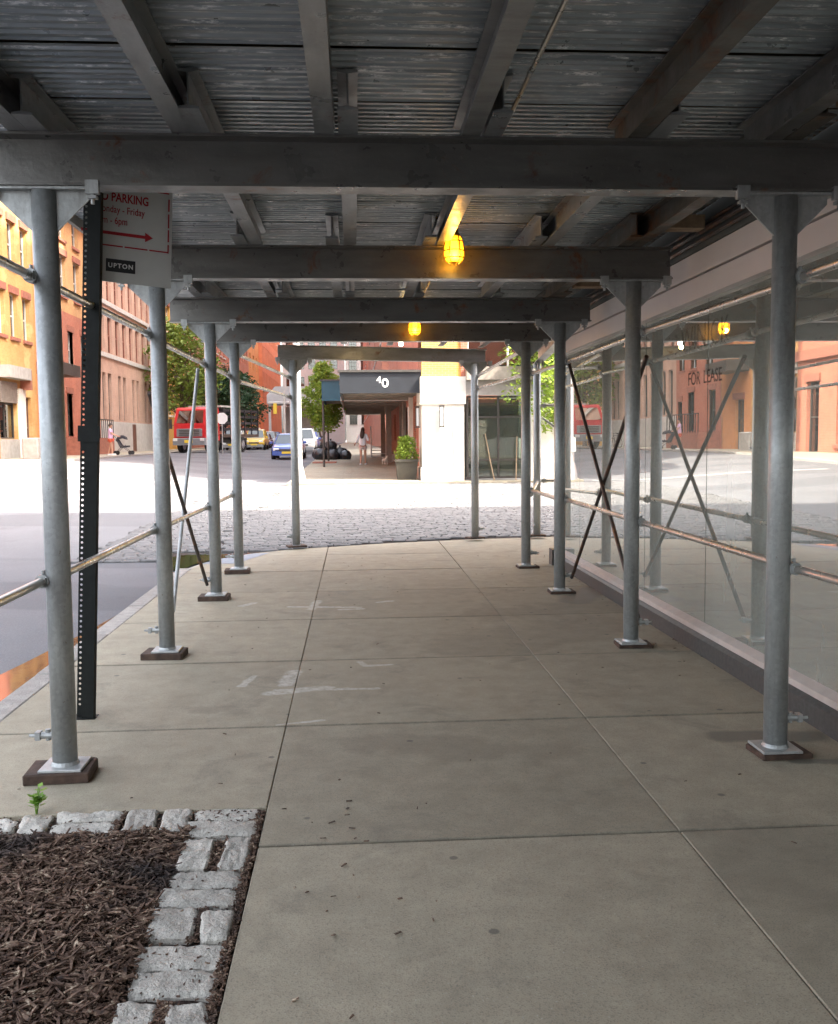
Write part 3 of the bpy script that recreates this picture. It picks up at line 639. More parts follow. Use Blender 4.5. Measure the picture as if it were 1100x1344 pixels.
P5L, P5R, P6 = (-.86, 14.16), (1.87, 14.86), (2.88, 15.05)
ang5 = math.atan2(P5R[1]-P5L[1], P5R[0]-P5L[0])
add_post(*P5L, .03, -1, ang5); add_post(*P5R, .03, 1, ang5); add_post(*P6, .03, 1, R_(85))
block(P5L[0], P5L[1], .026, 'dark timber pad under the end post nearest the lamp pole', ang5, .28, .22)
block(P5R[0], P5R[1], .026, 'dark timber pad under the end post in front of the white pier', ang5, .26, .2)
block(P6[0], P6[1], .026, 'dark timber pad under the outermost post on the cross street', 0, .26, .2)
# cross beams
for i, y in enumerate(BY):
    x0, x1 = (-1.78, 2.40) if i != 3 else (-1.78, 2.37)
    b = MB().ibeam((x0, y, HP), (x1, y, HP), .235, .13)
    b.build('cross_beam', 'beam_paint', shed)
d5 = (Vector(P5R)-Vector(P5L)).normalized()
a5, c5 = Vector(P5L)-d5*.22, Vector(P5R)+d5*.18
MB().ibeam((a5.x, a5.y, HP), (c5.x, c5.y, HP), .20, .13).build('cross_beam', 'beam_paint_light', shed)
MB().ibeam((2.52, 11.4, HP+.02), (2.95, 15.3, HP+.02), .2, .13).build('cross_beam', 'beam_paint_light', shed)
# joists, lapped side by side over each beam
JX = [-1.49, -.77, -.12, .55, 1.34, 1.99]; ZJ = HP+.237
for i in range(len(BY)):
    y0 = BY[i]; y1 = BY[i+1] if i+1 < len(BY) else 14.35
    sh = .0 if i % 2 else .105
    for k, x in enumerate(JX):
        if i == len(BY)-1 and k == 0: continue
        xx = x+sh+rnd.uniform(-.012, .012); hi = y1+rnd.uniform(.25, .4)
        if i == len(BY)-1: hi = 14.0+.2*k
        lo = y0-rnd.uniform(.28, .40)
        mt = 'joist_steel' if (k < 4) else 'rusty_joist'
        if i == 1 and k == 3: mt = 'beam_paint_light'
        if i == 1 and k == 5: mt = 'beam_paint'
        if i >= 2 and k == 4: mt = 'joist_steel'
        MB().ibeam((xx, lo, ZJ), (xx, hi, ZJ), .165, .088, .010, .008).build('joist', mt, shed)
# corrugated deck sheets, ribs across the walk
ZD = ZJ+.168
def deck_panel(y0, x0, x1, dz):
    w = .606; n = 10; p = w/n; prof = []
    for k in range(n):
        a = y0+k*p; prof += [(a, 0), (a+p*.42, 0), (a+p*.56, .013), (a+p*.88, .013)]
    prof.append((y0+w, 0)); prof.append((y0+w+.002, .026))
    vs = [(x, y, ZD+dz+z) for x in (x0, x1) for y, z in prof]; n_ = len(prof)
    return MB().add(vs, [(i, i+1, n_+i+1, n_+i) for i in range(n_-1)])
y = 4.01-.63*13
while y < 14.2:
    x0 = -1.9 if y < 12.2 else (-1.9+(y-12.2)*.62); x1 = 2.44 if y < 11.2 else 2.3
    if y+.63 > 14.4: break
    deck_panel(y, x0, x1, rnd.uniform(0, .005)).build('deck_sheet', 'corrugated_steel', shed); y += .63
MB().box((-1.92, -4.3, ZD+.028), (2.48, 13.0, ZD+.07)).build('deck_cover', 'plywood', shed)  # unseen sheet added over the deck to stop light leaking through
MB().box((-1.3, 13.004, ZD+.028), (2.34, 14.3, ZD+.07)).build('deck_cover', 'plywood', shed)
MB().box((-1.95, -4.3, ZD-.05), (-1.922, 12.6, ZD+1.05)).build('parapet', 'stone_pale', shed)
MB().box((2.3, 11.9, ZD+.0), (9, 15.2, ZD+.05)).build('deck_cover', 'plywood', shed)
# timber packing bits over the right end of the beams
for i in range(2, 6): MB().box((2.12, BY[i]-.55, ZJ+.03), (2.43, BY[i]-.42, ZJ+.12)).build('packing_timber', 'timber_pale', shed)
# rails with couplers
def rail(p0, p1, r=.021, mat='rail_steel', nm='rail'):
    o = MB().tube(p0, p1, r, 14).build(nm, mat, shed, smooth=True)
    d = (Vector(p1)-Vector(p0)).normalized()
    for p in (Vector(p0)+d*.02, Vector(p1)-d*.05):
        c = MB(); c.tube(p, p+d*.05, r+.012, 12); c.tube(p+d*.025+Vector((0, 0, r)), p+d*.025+Vector((0, 0, r+.03)), .009, 8); c.box(p+Vector((-.022, -.02, -.02)), p+Vector((.022, .02, .02))); c.build('coupler', 'dark_brace' if mat != 'rail_steel' else 'galvanised', o)
    return o
for i in range(1, 5):
    for z, x in ((.945, XL-.06), (2.36, XL-.06), (.95, XR+.065), (2.36, XR+.065)):
        if i == 1 and x < 0 and z > 2 and False: continue
        rail((x, BY[i]+.045, z+rnd.uniform(-.012, .012)), (x, BY[i+1]-.005, z+rnd.uniform(-.012, .012)))
rail((XL+.03, 11.70, 2.62), (P5L[0]-.06, P5L[1]-.02, 2.50)); rail((XL+.03, 11.70, 2.30), (P5L[0]-.06, P5L[1]-.02, 2.22))
rail((XR-.02, 11.72, 2.36), (P5R[0]+.05, P5R[1], 2.36)); rail((XR-.02, 11.72, 2.66), (P5R[0]+.05, P5R[1], 2.55))
rail((XR+.07, 11.72, 2.45), (P6[0], P6[1]-.06, 2.60)); rail((XR+.07, 11.72, .9), (P6[0]+.0, P6[1]-.06, .9)); rail((P6[0]+.07, P6[1], .92), (P6[0]+3.6, P6[1]+.2, .92)); rail((P6[0]+.07, P6[1], 2.1), (P6[0]+3.6, P6[1]+.2, 2.1))
def brace(p0, p1, mat='dark_brace'): MB().tube(p0, p1, .017, 10).build('brace', mat, shed, smooth=True)
xb = XR+.085; brace((xb, BY[3]+.05, .16), (xb, BY[4]-.03, 2.34)); brace((xb+.035, BY[3]+.05, 2.2), (xb+.035, BY[4]-.03, .16))
xb = XL-.085; brace((xb, BY[3]+.05, 1.95), (xb, BY[4]-.03, .16), 'dark_brace'); brace((xb-.035, BY[3]+.9, .18), (xb-.035, BY[4]-.03, 2.3), 'galvanised')
brace((P6[0]-.05, P6[1]-.05, .2), (P6[0]+.4, P6[1]+1.6, 1.2), 'galvanised'); brace((P6[0]+.1, P6[1]+.03, 1.9), (P6[0]+2.2, P6[1]+.1, .4), 'galvanised')
# electric conduit and lamps
for (y0, y1) in ((-3, 1.4), (1.4, 3.95), (3.95, 6.75), (6.75, 11.3), (11.3, 13.6)):
    o = MB().tube((.735, y0, ZJ+.075), (.735, y1, ZJ+.075), .011, 8).build('conduit', 'rail_steel', shed)
    MB().tube((.735, y0, ZJ+.075), (.735, y0+.05, ZJ+.075), .015, 8).build('conduit_joint', 'galvanised', o)
def cage_lamp(x, y, zt, label, bulb='bulb_glow', power=.8, guard=True):
    t = thing('cage_lamp', label, 'lamp', (x, y, zt), 0, 'lamps along the conduit')
    MB().lathe([(.0, 0), (.03, 0), (.035, -.03), (.045, -.04), (.045, -.06), (.02, -.065)], 14).build('socket', 'frame_dark', t, True)
    MB().lathe([(.0, -.06), (.016, -.065), (.030, -.10), (.034, -.135), (.026, -.165), (0.0, -.175)], 14).build('bulb', bulb, t, True)
    if guard:
        MB().lathe([(.045, -.05), (.058, -.075), (.066, -.13), (.07, -.175), (.062, -.215), (.04, -.235)], 18).build('jar', 'lamp_jar', t, True)
        c = MB()
        for k in range(6):
            a = k*math.pi/3; e = lambda r, z: (r*math.cos(a), r*math.sin(a), z)
            c.path([e(.05, -.05), e(.064, -.09), e(.072, -.15), e(.074, -.19), e(.062, -.225), e(.03, -.25)], .0045, 6)
        for r, z in ((.064, -.09), (.073, -.155), (.07, -.205)):
            c.path([(r*math.cos(q*.3927), r*math.sin(q*.3927), z) for q in range(17)], .0045, 5)
        c.build('cage', 'lamp_guard', t)
    l = bpy.data.lights.new('lamp_glow', 'POINT'); l.energy = power; l.color = (1, .62, .2); l.shadow_soft_size = .03
    lo = bpy.data.objects.new('lamp_glow', l); COL.objects.link(lo); lo.parent = t; lo.location = (0, -.06, -.2)
cage_lamp(.735, 6.98, ZJ+.095, 'glowing yellow caged lamp in front of the second cross beam, by the sign')
cage_lamp(.735, 11.44, ZJ+.06, 'small glowing yellow caged lamp against the cross beam before the end beam')
cage_lamp(.66, 13.2, ZJ+.03, 'bare white glowing bulb at the end of the conduit', 'bulb_white', 1, False)

# ================================================================== SIGN POLE
sp = thing('sign_pole', 'black perforated sign pole with white parking sign hanging under the beam', 'sign', (-1.585, 5.62, 0))
sp.rotation_euler = (0, R_(2.75), 0)
H = 2.99
b = MB(); hw, n = .0045, 98; pit = H/n
x0, xm, x1 = -.045, -.013, .020
for k in range(n):                      # perforated flange: two webs round each hole
    z0, z1 = k*pit, (k+1)*pit; h = .0072; zc = (z0+z1)/2; xc = (x0+xm)/2; yy = 0
    if abs(k-52) < 2 or k < 2: b.add([(x0, yy, z0), (xm, yy, z0), (xm, yy, z1), (x0, yy, z1)], [(0, 1, 2, 3)]); continue
    ring = [(xc+h*math.cos(q*math.pi/4+math.pi/8), yy, zc+h*math.sin(q*math.pi/4+math.pi/8)) for q in range(8)]
    outer = [(xm, yy, zc+.004), (xm, yy, z1), (x0, yy, z1), (x0, yy, zc+.004), (x0, yy, zc-.004), (x0, yy, z0), (xm, yy, z0), (xm, yy, zc-.004)]
    outer = [outer[0], outer[1], outer[2], outer[3], outer[4], outer[5], outer[6], outer[7]]
    b.add(ring+outer, [(q, (q+1) % 8, 8+(q+1) % 8, 8+q) for q in range(8)])
x1 += .016
b.add([(xm, 0, 0), (xm+.006, -.034, 0), (x1+.022, -.034, 0), (x1+.028, 0, 0), (xm, 0, H), (xm+.006, -.034, H), (x1+.022, -.034, H), (x1+.028, 0, H)], [(0, 1, 5, 4), (1, 2, 6, 5), (2, 3, 7, 6)])
b.build('pole', 'post_black', sp, recalc=False)
MB().box((x0-.004, -.042, 1.6), (x1+.034, -.036, 1.69)).build('splice_sleeve', 'post_black', sp)
MB().box((-.07, -.05, -.004), (.07, .05, .004)).build('foot', 'post_black', sp)
panel = bpy.data.objects.new('sign_panel', None)
wS, hS = .495, .60
T = Matrix.Translation((-.045, .012, 2.515)) @ Matrix.Rotation(R_(25), 4, 'Z')
pn = MB().box((0, 0, 0), (wS, .004, hS), T).build('sign_panel', 'sign_white', sp)
def onsign(m, nm, mat, u, v, lift=.0015):
    o = link(nm, m, mat, pn); o.matrix_basis = T @ Matrix.Translation((u, -lift, v)) @ Matrix.Rotation(R_(90), 4, 'X'); return o
def rect(w, h): return MB().box((-w/2, -h/2, 0), (w/2, h/2, .0006)).mesh('mark')
onsign(text_mesh('NO PARKING', .068, .0016, sx=.74), 'lettering', 'sign_red', .205, .475)
onsign(text_mesh('Monday - Friday', .056, .0004, sx=.74), 'lettering', 'sign_red', .20, .408)
onsign(text_mesh('8am - 6pm', .056, .0004, sx=.74), 'lettering', 'sign_red', .15, .345)
ar = MB().prism([(-.20, -.009), (.155, -.009), (.155, -.027), (.20, 0), (.155, .027), (.155, .009), (-.20, .009)], (0, 0, 0), (1, 0, 0), (0, 1, 0), (0, 0, 1), .0006).mesh('arrow')
onsign(ar, 'arrow', 'sign_red', .185, .275)
for u, w in ((.04, .07), (.15, .13), (.29, .13), (.395, .06), (.45, .055)): onsign(rect(w, .008), 'border_dash', 'sign_red', u, .205)
for v, w in ((.225, .05), (.30, .07), (.385, .08), (.475, .07)): onsign(rect(.008, w), 'border_dash', 'sign_red', .474, v)
for u, w in ((.05, .09), (.17, .12), (.31, .12), (.44, .07)): onsign(rect(w, .008), 'border_dash', 'sign_red', u, .542)
onsign(rect(.165, .072), 'logo_plate', 'sign_black', .205, .095)
onsign(text_mesh('UPTON', .036, .001, space=1.25), 'lettering', 'sign_white_print', .205, .094, .0024)

# ================================================================== SHOP BUILDING (right)
shop = thing('shop_building', 'glass fronted shop building with pale fascia along the shed', 'building', (2.7, 0, 0))
shop.location = (-.145, 0, 0)
GX, YE = 2.74, 12.0
MB().prism([(2.645, -.05), (2.80, -.05), (2.80, .14), (2.675, .14), (2.645, .12)], (0, -6, 0), (1, 0, 0), (0, 0, 1), (0, 1, 0), YE+6.02).build('base_course', 'black_granite', shop)
MB().prism([(2.682, .1405), (2.80, .1405), (2.80, .205), (2.739, .205), (2.682, .178)], (0, -6, 0), (1, 0, 0), (0, 0, 1), (0, 1, 0), YE+6.0).build('ledge', 'ledge_stone', shop)
for (z0, z1, dx) in ((2.60, 2.755, .0), (2.768, 2.93, -.012)): MB().box((2.665+dx, -6, z0), (2.80, YE+.005, z1)).build('fascia_band', 'fascia_panel', shop)
MB().box((2.695, -6, 2.752), (2.80, YE, 2.77)).build('fascia_joint', 'frame_dark', shop)
pane_y = [-6, -3.2, -.4, 2.4, 4.95, 6.95, 8.45, 10.95, YE]
for a, c in zip(pane_y, pane_y[1:]):
    MB().box((GX, a+.006, .206), (GX+.012, c-.006, 2.62)).build('pane', 'shop_glass', shop)
for a in pane_y[1:-1]:
    MB().box((GX+.03, a-.035, .2), (GX+.16, a+.035, 2.62)).build('mullion', 'mullion', shop)
# end return along the cross street, and interior
for a, c in ((2.76, 4.6), (4.6, 6.6), (6.6, 8.8)):
    MB().box((a+.01, YE-.012, .2), (c-.01, YE, 2.62)).build('pane', 'shop_glass', shop)
MB().box((2.6, YE+.02-.2, -.05), (9.5, YE+.018, .2)).build('base_course', 'black_granite', shop)
MB().box((2.80, -6, .05), (9.4, YE-.2, .16)).build('floor', 'interior_floor', shop)
MB().box((2.80, -6, 2.94), (9.4, YE-.02, 3.0)).build('ceiling', 'interior_ceiling', shop)
MB().box((7.2, -6, .16), (7.4, YE-.3, 2.94)).build('inner_wall', 'interior_dark', shop)
for yy in (3.6, 8.2): MB().bbox((4.3, yy, .16), (4.75, yy+.45, 2.94), .02).build('inner_column', 'interior_dark', shop)
MB().box((2.72, -6.2, .05), (9.5, -6, 3)).build('side_wall', 'interior_dark', shop)
MB().box((2.66, -30, 3.4), (26, YE, 24)).build('upper_wall', 'brick_dark_red', shop); MB().box((2.64, -30, 2.935), (26, YE-.003, 3.4)).build('soffit_wall', 'interior_dark', shop)
MB().box((9.4, -30, -.2), (26, YE, 2.93)).build('rear_wall', 'brick_dark_red', shop)
for k, (x, z, r) in enumerate(((2.475, 2.98, .016), (2.46, 3.03, .018), (2.48, 3.085, .014))):
    tag(MB().tube((x, -2, z), (x, 11.7, z), r, 8).build('wall_conduit', 'dark_brace'), ['lowest thin dark conduit resting just above the pale fascia', 'thicker dark conduit running between two others above the pale fascia', 'topmost thin dark conduit on the wall above the pale fascia'][k], 'pipe', 'conduits above the fascia')
def onglass(m, nm, mat, y, z):
    o = link(nm, m, mat, shop); o.matrix_basis = Matrix.Translation((GX-.002, y, z)) @ Matrix.Rotation(R_(-90), 4, 'Z') @ Matrix.Rotation(R_(90), 4, 'X'); return o
onglass(text_mesh('WINICK', .27, -.004, sx=1.0), 'lettering', 'decal_gold', 7.05, 2.335)
onglass(text_mesh('FOR', .14, 0), 'lettering', 'decal_dark', 7.24, 2.03); onglass(text_mesh('LEASE', .14, 0), 'lettering', 'decal_dark', 6.86, 2.03)

# ================================================================== FACADES
UP = Vector((0, 0, 1))
def facade_wall(O, u, n, L, Hh, openings, depth=.22):
    """wall sheet with real openings and reveals; O lower corner, u along, n outward"""
    O, u, n = Vector(O), Vector(u), Vector(n); b = MB()
    us = sorted({0.0, L, *[v for o in openings for v in (o[0], o[1])]}); zs = sorted({0.0, Hh, *[v for o in openings for v in (o[2], o[3])]})
    for a, c in zip(us, us[1:]):
        for e, g in zip(zs, zs[1:]):
            mu, mz = (a+c)/2, (e+g)/2
            if any(o[0] < mu < o[1] and o[2] < mz < o[3] for o in openings): continue
            b.add([O+u*a+UP*e, O+u*c+UP*e, O+u*c+UP*g, O+u*a+UP*g], [(0, 1, 2, 3)])
    for a, c, e, g in openings:
        q = [(a, e), (c, e), (c, g), (a, g)]
        for i in range(4):
            (p0, z0), (p1, z1) = q[i], q[(i+1) % 4]
            b.add([O+u*p0+UP*z0, O+u*p1+UP*z1, O+u*p1+UP*z1-n*depth, O+u*p0+UP*z0-n*depth], [(0, 1, 2, 3)])
    return b
WCACHE = {}
def window(par, O, u, n, a, c, e, g, depth=.22, frame='frame_white', kind='sash', sill=None, lintel=None, back='interior_dark', arch=False):
    """window object: frame with children pane, sill, lintel"""
    O, u, n = Vector(O), Vector(u), Vector(n); w, h = c-a, g-e
    Wt = Matrix((( u.x, n.x, 0, 0), (u.y, n.y, 0, 0), (0, 0, 1, 0), (0, 0, 0, 1))); Wt.translation = O+u*a+UP*e-n*depth
    key = (round(w, 2), round(h, 2), frame, kind, sill, lintel, arch, round(depth, 2))
    if key not in WCACHE:
        f = MB(); t = .07
        f.box((0, -.02, 0), (t, .05, h)); f.box((w-t, -.02, 0), (w, .05, h)); f.box((t, -.02, 0), (w-t, .05, t)); f.box((t, -.02, h-t), (w-t, .05, h))
        if kind == 'sash': f.box((t, -.015, h*.5-.035), (w-t, .045, h*.5+.035))
        if kind == 'grid':
            f.box((w/2-.03, -.015, t), (w/2+.03, .045, h-t)); f.box((t, -.014, h*.62), (w-t, .044, h*.62+.06))
        if kind == 'multi':
            k = max(2, round(w/.6))
            for i in range(1, k): f.box((w*i/k-.025, -.015, t), (w*i/k+.025, .045, h-t))
            for i in (1, 2): f.box((t, -.014, h*i/3-.025), (w-t, .044, h*i/3+.025))
        ms = [('window', f.mesh('window'), frame)]
        p = MB().box((t*.5, -.006, t*.5), (w-t*.5, .004, h-t*.5)); ms.append(('pane', p.mesh('pane'), 'window_glass'))
        bk = MB().box((0, -.5, 0), (w, -.48, h)); ms.append(('room', bk.mesh('room'), back))
        if sill: ms.append(('sill', MB().box((-.12, .0, -.16), (w+.12, depth+.10, -.002)).mesh('sill'), sill))
        if lintel:
            if arch:
                pts = [(-.15, h-.02)]+[(w/2-(w/2+.15)*math.cos(q*math.pi/8), h-.02+.42*math.sin(q*math.pi/8)) for q in range(1, 8)]+[(w+.15, h-.02)]
                ms.append(('lintel', MB().prism(pts, (0, depth-.02, 0), (1, 0, 0), (0, 0, 1), (0, 1, 0), .09).mesh('lintel'), lintel))
            else: ms.append(('lintel', MB().box((-.14, depth-.03, h+.002), (w+.14, depth+.09, h+.34)).mesh('lintel'), lintel))
        for nm, m, mt in ms: m.materials.append(MATS[mt])
        WCACHE[key] = ms
    ms = WCACHE[key]; wo = link('window', ms[0][1], None, par); wo.matrix_basis = Wt
    for nm, m, mt in ms[1:]: link(nm, m, None, wo)
    return wo
def building(name, label, O, u, n, L, Hh, wins, mat, deep=9, base=0, kw=None, loc=None):
    t = thing(name, label, 'building')
    ops = [(w[0], w[1], w[2], w[3]) for w in wins]
    facade_wall(O, u, n, L, Hh, ops).build('wall', mat, t, recalc=False)
    O, u, n = Vector(O), Vector(u), Vector(n)
    b = MB()      # sides, back and roof
    P = [O, O+u*L, O+u*L-n*deep, O-n*deep]
    for i, j in ((1, 2), (2, 3), (3, 0)): b.add([P[i], P[j], P[j]+UP*Hh, P[i]+UP*Hh], [(0, 1, 2, 3)])
    b.add([p+UP*Hh for p in P], [(0, 1, 2, 3)]); b.build('side_wall', mat, t)
    for w in wins:
        k = dict(kw or {}); k.update(w[4] if len(w) > 4 else {})
        if k.pop('skip', False): continue
        window(t, O, u, n, *w[:4], **k)
    return t
def strip(par, nm, mat, O, u, n, a, c, e, g, out, back=.0):
    O, u, n = Vector(O), Vector(u), Vector(n); T = Matrix(((u.x, n.x, 0, 0), (u.y, n.y, 0, 0), (0, 0, 1, 0), (0, 0, 0, 1))); T.translation = O
    return MB().box((a, -back, e), (c, out, g), T).build(nm, mat, par)
XF = -16.0; U, NN = (0, 1, 0), (1, 0, 0)
def B0(y): return .80
# --- red rowhouse nearest, seen only in the shop glass
O = (XF, 26, .78); wins = [(a, a+1.1, z, z+2.1) for a in (1.2, 3.6, 6.0, 8.4, 11.0, 13.6, 16.2) for z in (5.6, 9.1)]
wins += [(a, a+1.2, .4, 3.1, dict(frame='frame_dark', kind='grid')) for a in (1.2, 4.2, 10.9, 14)]+[(7.4, 8.8, .0, 3.4, dict(frame='frame_dark', kind='sash')), (16.8, 18.0, .0, 3.3, dict(frame='frame_dark', kind='sash'))]
b0 = building('red_rowhouse', 'red brick rowhouse with brown lintels mirrored in the shop glass', O, U, NN, 19.0, 13.5, wins, 'brick_red', kw=dict(sill='lintel_brown', lintel='lintel_brown'))
strip(b0, 'cornice', 'lintel_brown', O, U, NN, 0, 19.0, 12.9, 13.6, .4); strip(b0, 'belt_course', 'lintel_brown', O, U, NN, 0, 19.0, 4.3, 4.75, .15)
# --- A: yellow house with shopfront
O = (XF, 45.02, .80)
kw = dict(sill='lintel_brown', lintel='lintel_brown', frame='frame_white')
wins = []
for z, h in ((5.75, 2.05), (9.1, 2.05), (12.5, 2.0)):
    for a in (.25, 1.95, 3.7): wins.append((a, a+.95, z, z+h))
wins += [(.0+.02, 2.35, .95, 3.55, dict(frame='frame_dark', kind='grid', lintel=None, sill=None)), (3.55, 4.45, 0.0, 3.0, dict(frame='door_brown', kind='sash', lintel=None, sill=None, back='door_brown'))]
A = building('yellow_house', 'sunlit yellow brick house with brown lintels and a shuttered shopfront', O, U, NN, 5.25, 17.5, wins, 'brick_yellow', kw=kw)
strip(A, 'shop_cornice', 'stone_grey', O, U, NN, -.0, 2.95, 3.75, 4.3, .55); strip(A, 'cornice_end', 'lintel_brown', O, U, NN, 2.95, 3.2, 3.3, 4.25, .5)
sh = strip(A, 'roller_shutter', 'shutter_grey', O, U, NN, .05, 2.3, 2.62, 3.6, .06)
for k in range(9): strip(sh, 'slat', 'shutter_grey', O, U, NN, .05, 2.3, 2.64+k*.105, 2.71+k*.105, .085)
strip(A, 'pilaster', 'white_stone', O, U, NN, 2.45, 3.3, 0, 3.35, .12); strip(A, 'stall_riser', 'stone_grey', O, U, NN, 0, 2.35, 0, .93, .08)
strip(A, 'cornice', 'lintel_brown', O, U, NN, 0, 5.2, 16.8, 17.5, .5)
# --- B1: narrow orange house
O = (XF, 50.3, .80)
B1 = building('orange_house', 'narrow orange painted brick house with a dark marquee over its door', O, U, NN, 4.1, 14.6,
    [(.5, 1.5, 6.2, 8.3), (2.6, 3.6, 6.2, 8.3), (.5, 1.5, 9.8, 11.9), (2.6, 3.6, 9.8, 11.9), (.9, 2.1, 0, 2.8, dict(frame='frame_dark', kind='grid', back='door_brown'))], 'brick_orange', kw=dict(sill='lintel_brown', lintel='lintel_brown'))
strip(B1, 'marquee', 'frame_dark', O, U, NN, .2, 3.4, 4.25, 4.85, 1.3); strip(B1, 'cornice', 'lintel_brown', O, U, NN, 0, 4.1, 14.0, 14.7, .45)
# --- B2: tan over red brick with stoop balcony
O = (XF, 54.42, .80)
wins = [(a, a+1.15, z, z+2.2) for a in (.55, 3.2, 5.9) for z in (8.9, ) ]+[(a, a+1.1, 5.0, 7.0) for a in (1.5, 4.1, 6.2)]+[(a, a+1.15, 12.0, 13.6) for a in (.55, 3.2, 5.9)]
wins += [(1.0, 2.1, 1.1, 3.5, dict(frame='frame_dark')), (4.4, 5.5, 1.1, 3.5, dict(frame='frame_dark')), (6.6, 7.6, 0, 3.0, dict(frame='frame_dark', back='door_brown'))]
B2 = building('brick_house', 'tan and red brick house with iron stoop railings and a projecting roof edge', O, U, NN, 8.0, 14.6, wins, 'brick_tan', kw=dict(sill='lintel_brown', lintel='lintel_brown'))
ro = strip(B2, 'eaves', 'stone_grey', O, U, NN, -.1, 8.1, 14.3, 14.9, 1.0)
facade_wall((XF+.05, 54.42, .80), U, NN, 8.0, 8.0, [(w[0], w[1], w[2], w[3]) for w in wins if w[3] < 8], .27).build('lower_wall', 'brick_red', B2, recalc=False)
stoop = strip(B2, 'stoop', 'lintel_brown', O, U, NN, .3, 6.2, 0, 1.0, 1.3)
strip(B2, 'rail_cap', 'black_iron', O, U, NN, .3, 6.2, 2.05, 2.11, 1.30, -1.24)
for k in range(14): strip(B2, 'railing_bar', 'black_iron', O, U, NN, .32+k*.447, .36+k*.447, 1.0, 2.05, 1.29, -1.25)
# --- D: pink brick block with slot windows
O = (XF, 62.5, .80); wins = []
for g in range(4):
    for q in (0, 1.45): wins.append((.9+g*4.2+q, 1.75+g*4.2+q, 2.2, 5.25, dict(kind='sash', frame='frame_dark', sill=None)))
for k in range(8): wins += [(.55+k*2.05, 1.75+k*2.05, 6.6, 9.0, dict(frame='lintel_brown')), (.55+k*2.05, 1.75+k*2.05, 10.0, 12.2, dict(frame='lintel_brown'))]
D = building('pink_block', 'pinkish brick block with tall paired slot windows and pale belt courses', O, U, NN, 16.9, 16.5, wins, 'brick_pink', kw=dict(frame='frame_dark'))
strip(D, 'plinth', 'stone_pale', O, U, NN, 0, 16.9, 0, 2.1, .08)
for z in (6.25, 9.65, 12.6, 15.9): strip(D, 'belt_course', 'stone_pale', O, U, NN, 0, 16.9, z, z+.28, .10)
strip(D, 'door', 'door_brown', O, U, NN, 8.6, 9.6, 0, 2.0, .12)
# --- E: ochre building with arched windows
O = (XF, 79.5, .82); wins = [(.6+k*2.7, 2.1+k*2.7, z, z+2.3, dict(arch=(i == 1), lintel='lintel_brown')) for k in range(5) for i, z in enumerate((3.0, 10.2, 14.2))]+[(.6+k*2.7, 2.1+k*2.7, 6.6, 8.9) for k in range(5)]
E_ = building('ochre_building', 'ochre painted building with white arched windows behind a street tree', O, U, NN, 14.0, 19.5, wins, 'brick_ochre', kw=dict(sill='white_stone', kind='multi'))
# --- F: dark red warehouse
O = (XF, 93.6, .84); wins = [(.7+k*3.1, 2.2+k*3.1, z, z+2.2) for k in range(10) for z in (3.8, 7.4, 11.0, 14.6)]
F_ = building('red_warehouse', 'long dark red brick warehouse with rows of small windows', O, U, NN, 32.5, 18.5, wins, 'brick_dark_red', kw=dict(sill='stone_pale', frame='frame_dark'))
# --- G: towers down the street
O = (XF, 126.2, .84)
G1 = building('red_loft', 'red brick loft building with dark window bays down the street', O, U, NN, 25, 27, [(1+k*3, 2.6+k*3, z, z+2.4) for k in range(8) for z in (4, 8, 12, 16, 20)], 'brick_red', kw=dict(frame='frame_dark', kind='sash'))
O = (XF, 151.4, .84)
G2 = building('orange_loft', 'narrow bright orange loft building between two red ones', O, U, NN, 16, 31, [(1.5+k*5, 3.2+k*5, z, z+2.4) for k in range(3) for z in (12, 17, 22)], 'brick_orange', kw=dict(frame='frame_dark'))
O = (XF+.6, 167.6, .84); wins = [(1+k*2.9, 2.2+k*2.9, z, z+3.0) for k in range(14) for z in (5, 9.5, 14, 18.5, 23, 27.5)]
G3 = building('scarlet_tower', 'tall scarlet brick building with slender vertical window strips', O, U, NN, 42, 36, wins, 'brick_scarlet', kw=dict(frame='frame_dark'))
# --- street end: pale gridded buildings
O = (-15.2, 212, .8); wins = [(.8+k*2.4, 2.3+k*2.4, z, z+2.3, dict(kind='multi')) for k in range(5) for z in (4, 8, 12, 16, 20, 24)]
H1 = building('pale_building', 'pale stone building with a grid of windows closing the street', O, (1, 0, 0), (0, -1, 0), 13.4, 30, wins, 'stucco_white', kw=dict(frame='frame_dark'))
O = (-1.6, 216, .8); wins = [(.8+k*2.6, 2.5+k*2.6, z, z+2.5, dict(kind='multi')) for k in range(5) for z in (4, 8, 12, 16, 20)]
H2 = building('glazed_building', 'white framed glazed building far down the street', O, (1, 0, 0), (0, -1, 0), 14, 26, wins, 'stucco_white', kw=dict(frame='frame_dark', sill='stone_grey'))
# --- white footbridge-like canopy far down
fb = thing('white_canopy', 'white flat canopy on posts far down the street', 'canopy', (-6.8, 118, .72))
MB().box((-3.6, 0, 5.2), (2.8, 6, 6.3)).build('deck', 'stucco_white', fb); MB().prism([(-3.6, 6.3), (2.8, 6.3), (1.6, 7.3), (-2.6, 7.3)], (0, .2, 0), (1, 0, 0), (0, 0, 1), (0, 1, 0), 5.4).build('roof', 'stucco_white', fb)
for x in (-3.3, 2.5): MB().box((x-.15, .3, 0), (x+.15, .6, 5.2)).build('post', 'pole_pale', fb)
MB().box((-2.0, 5.6, 0), (2.3, 5.9, 5.0)).build('gate', 'stone_pale', fb)

# ================================================================== CORNER BUILDING WITH CANOPY
RX = 2.2; g0 = gz(RX, 31)
cb = thing('corner_building', 'white stone corner building with brick upper storey and a glazed shopfront', 'building')
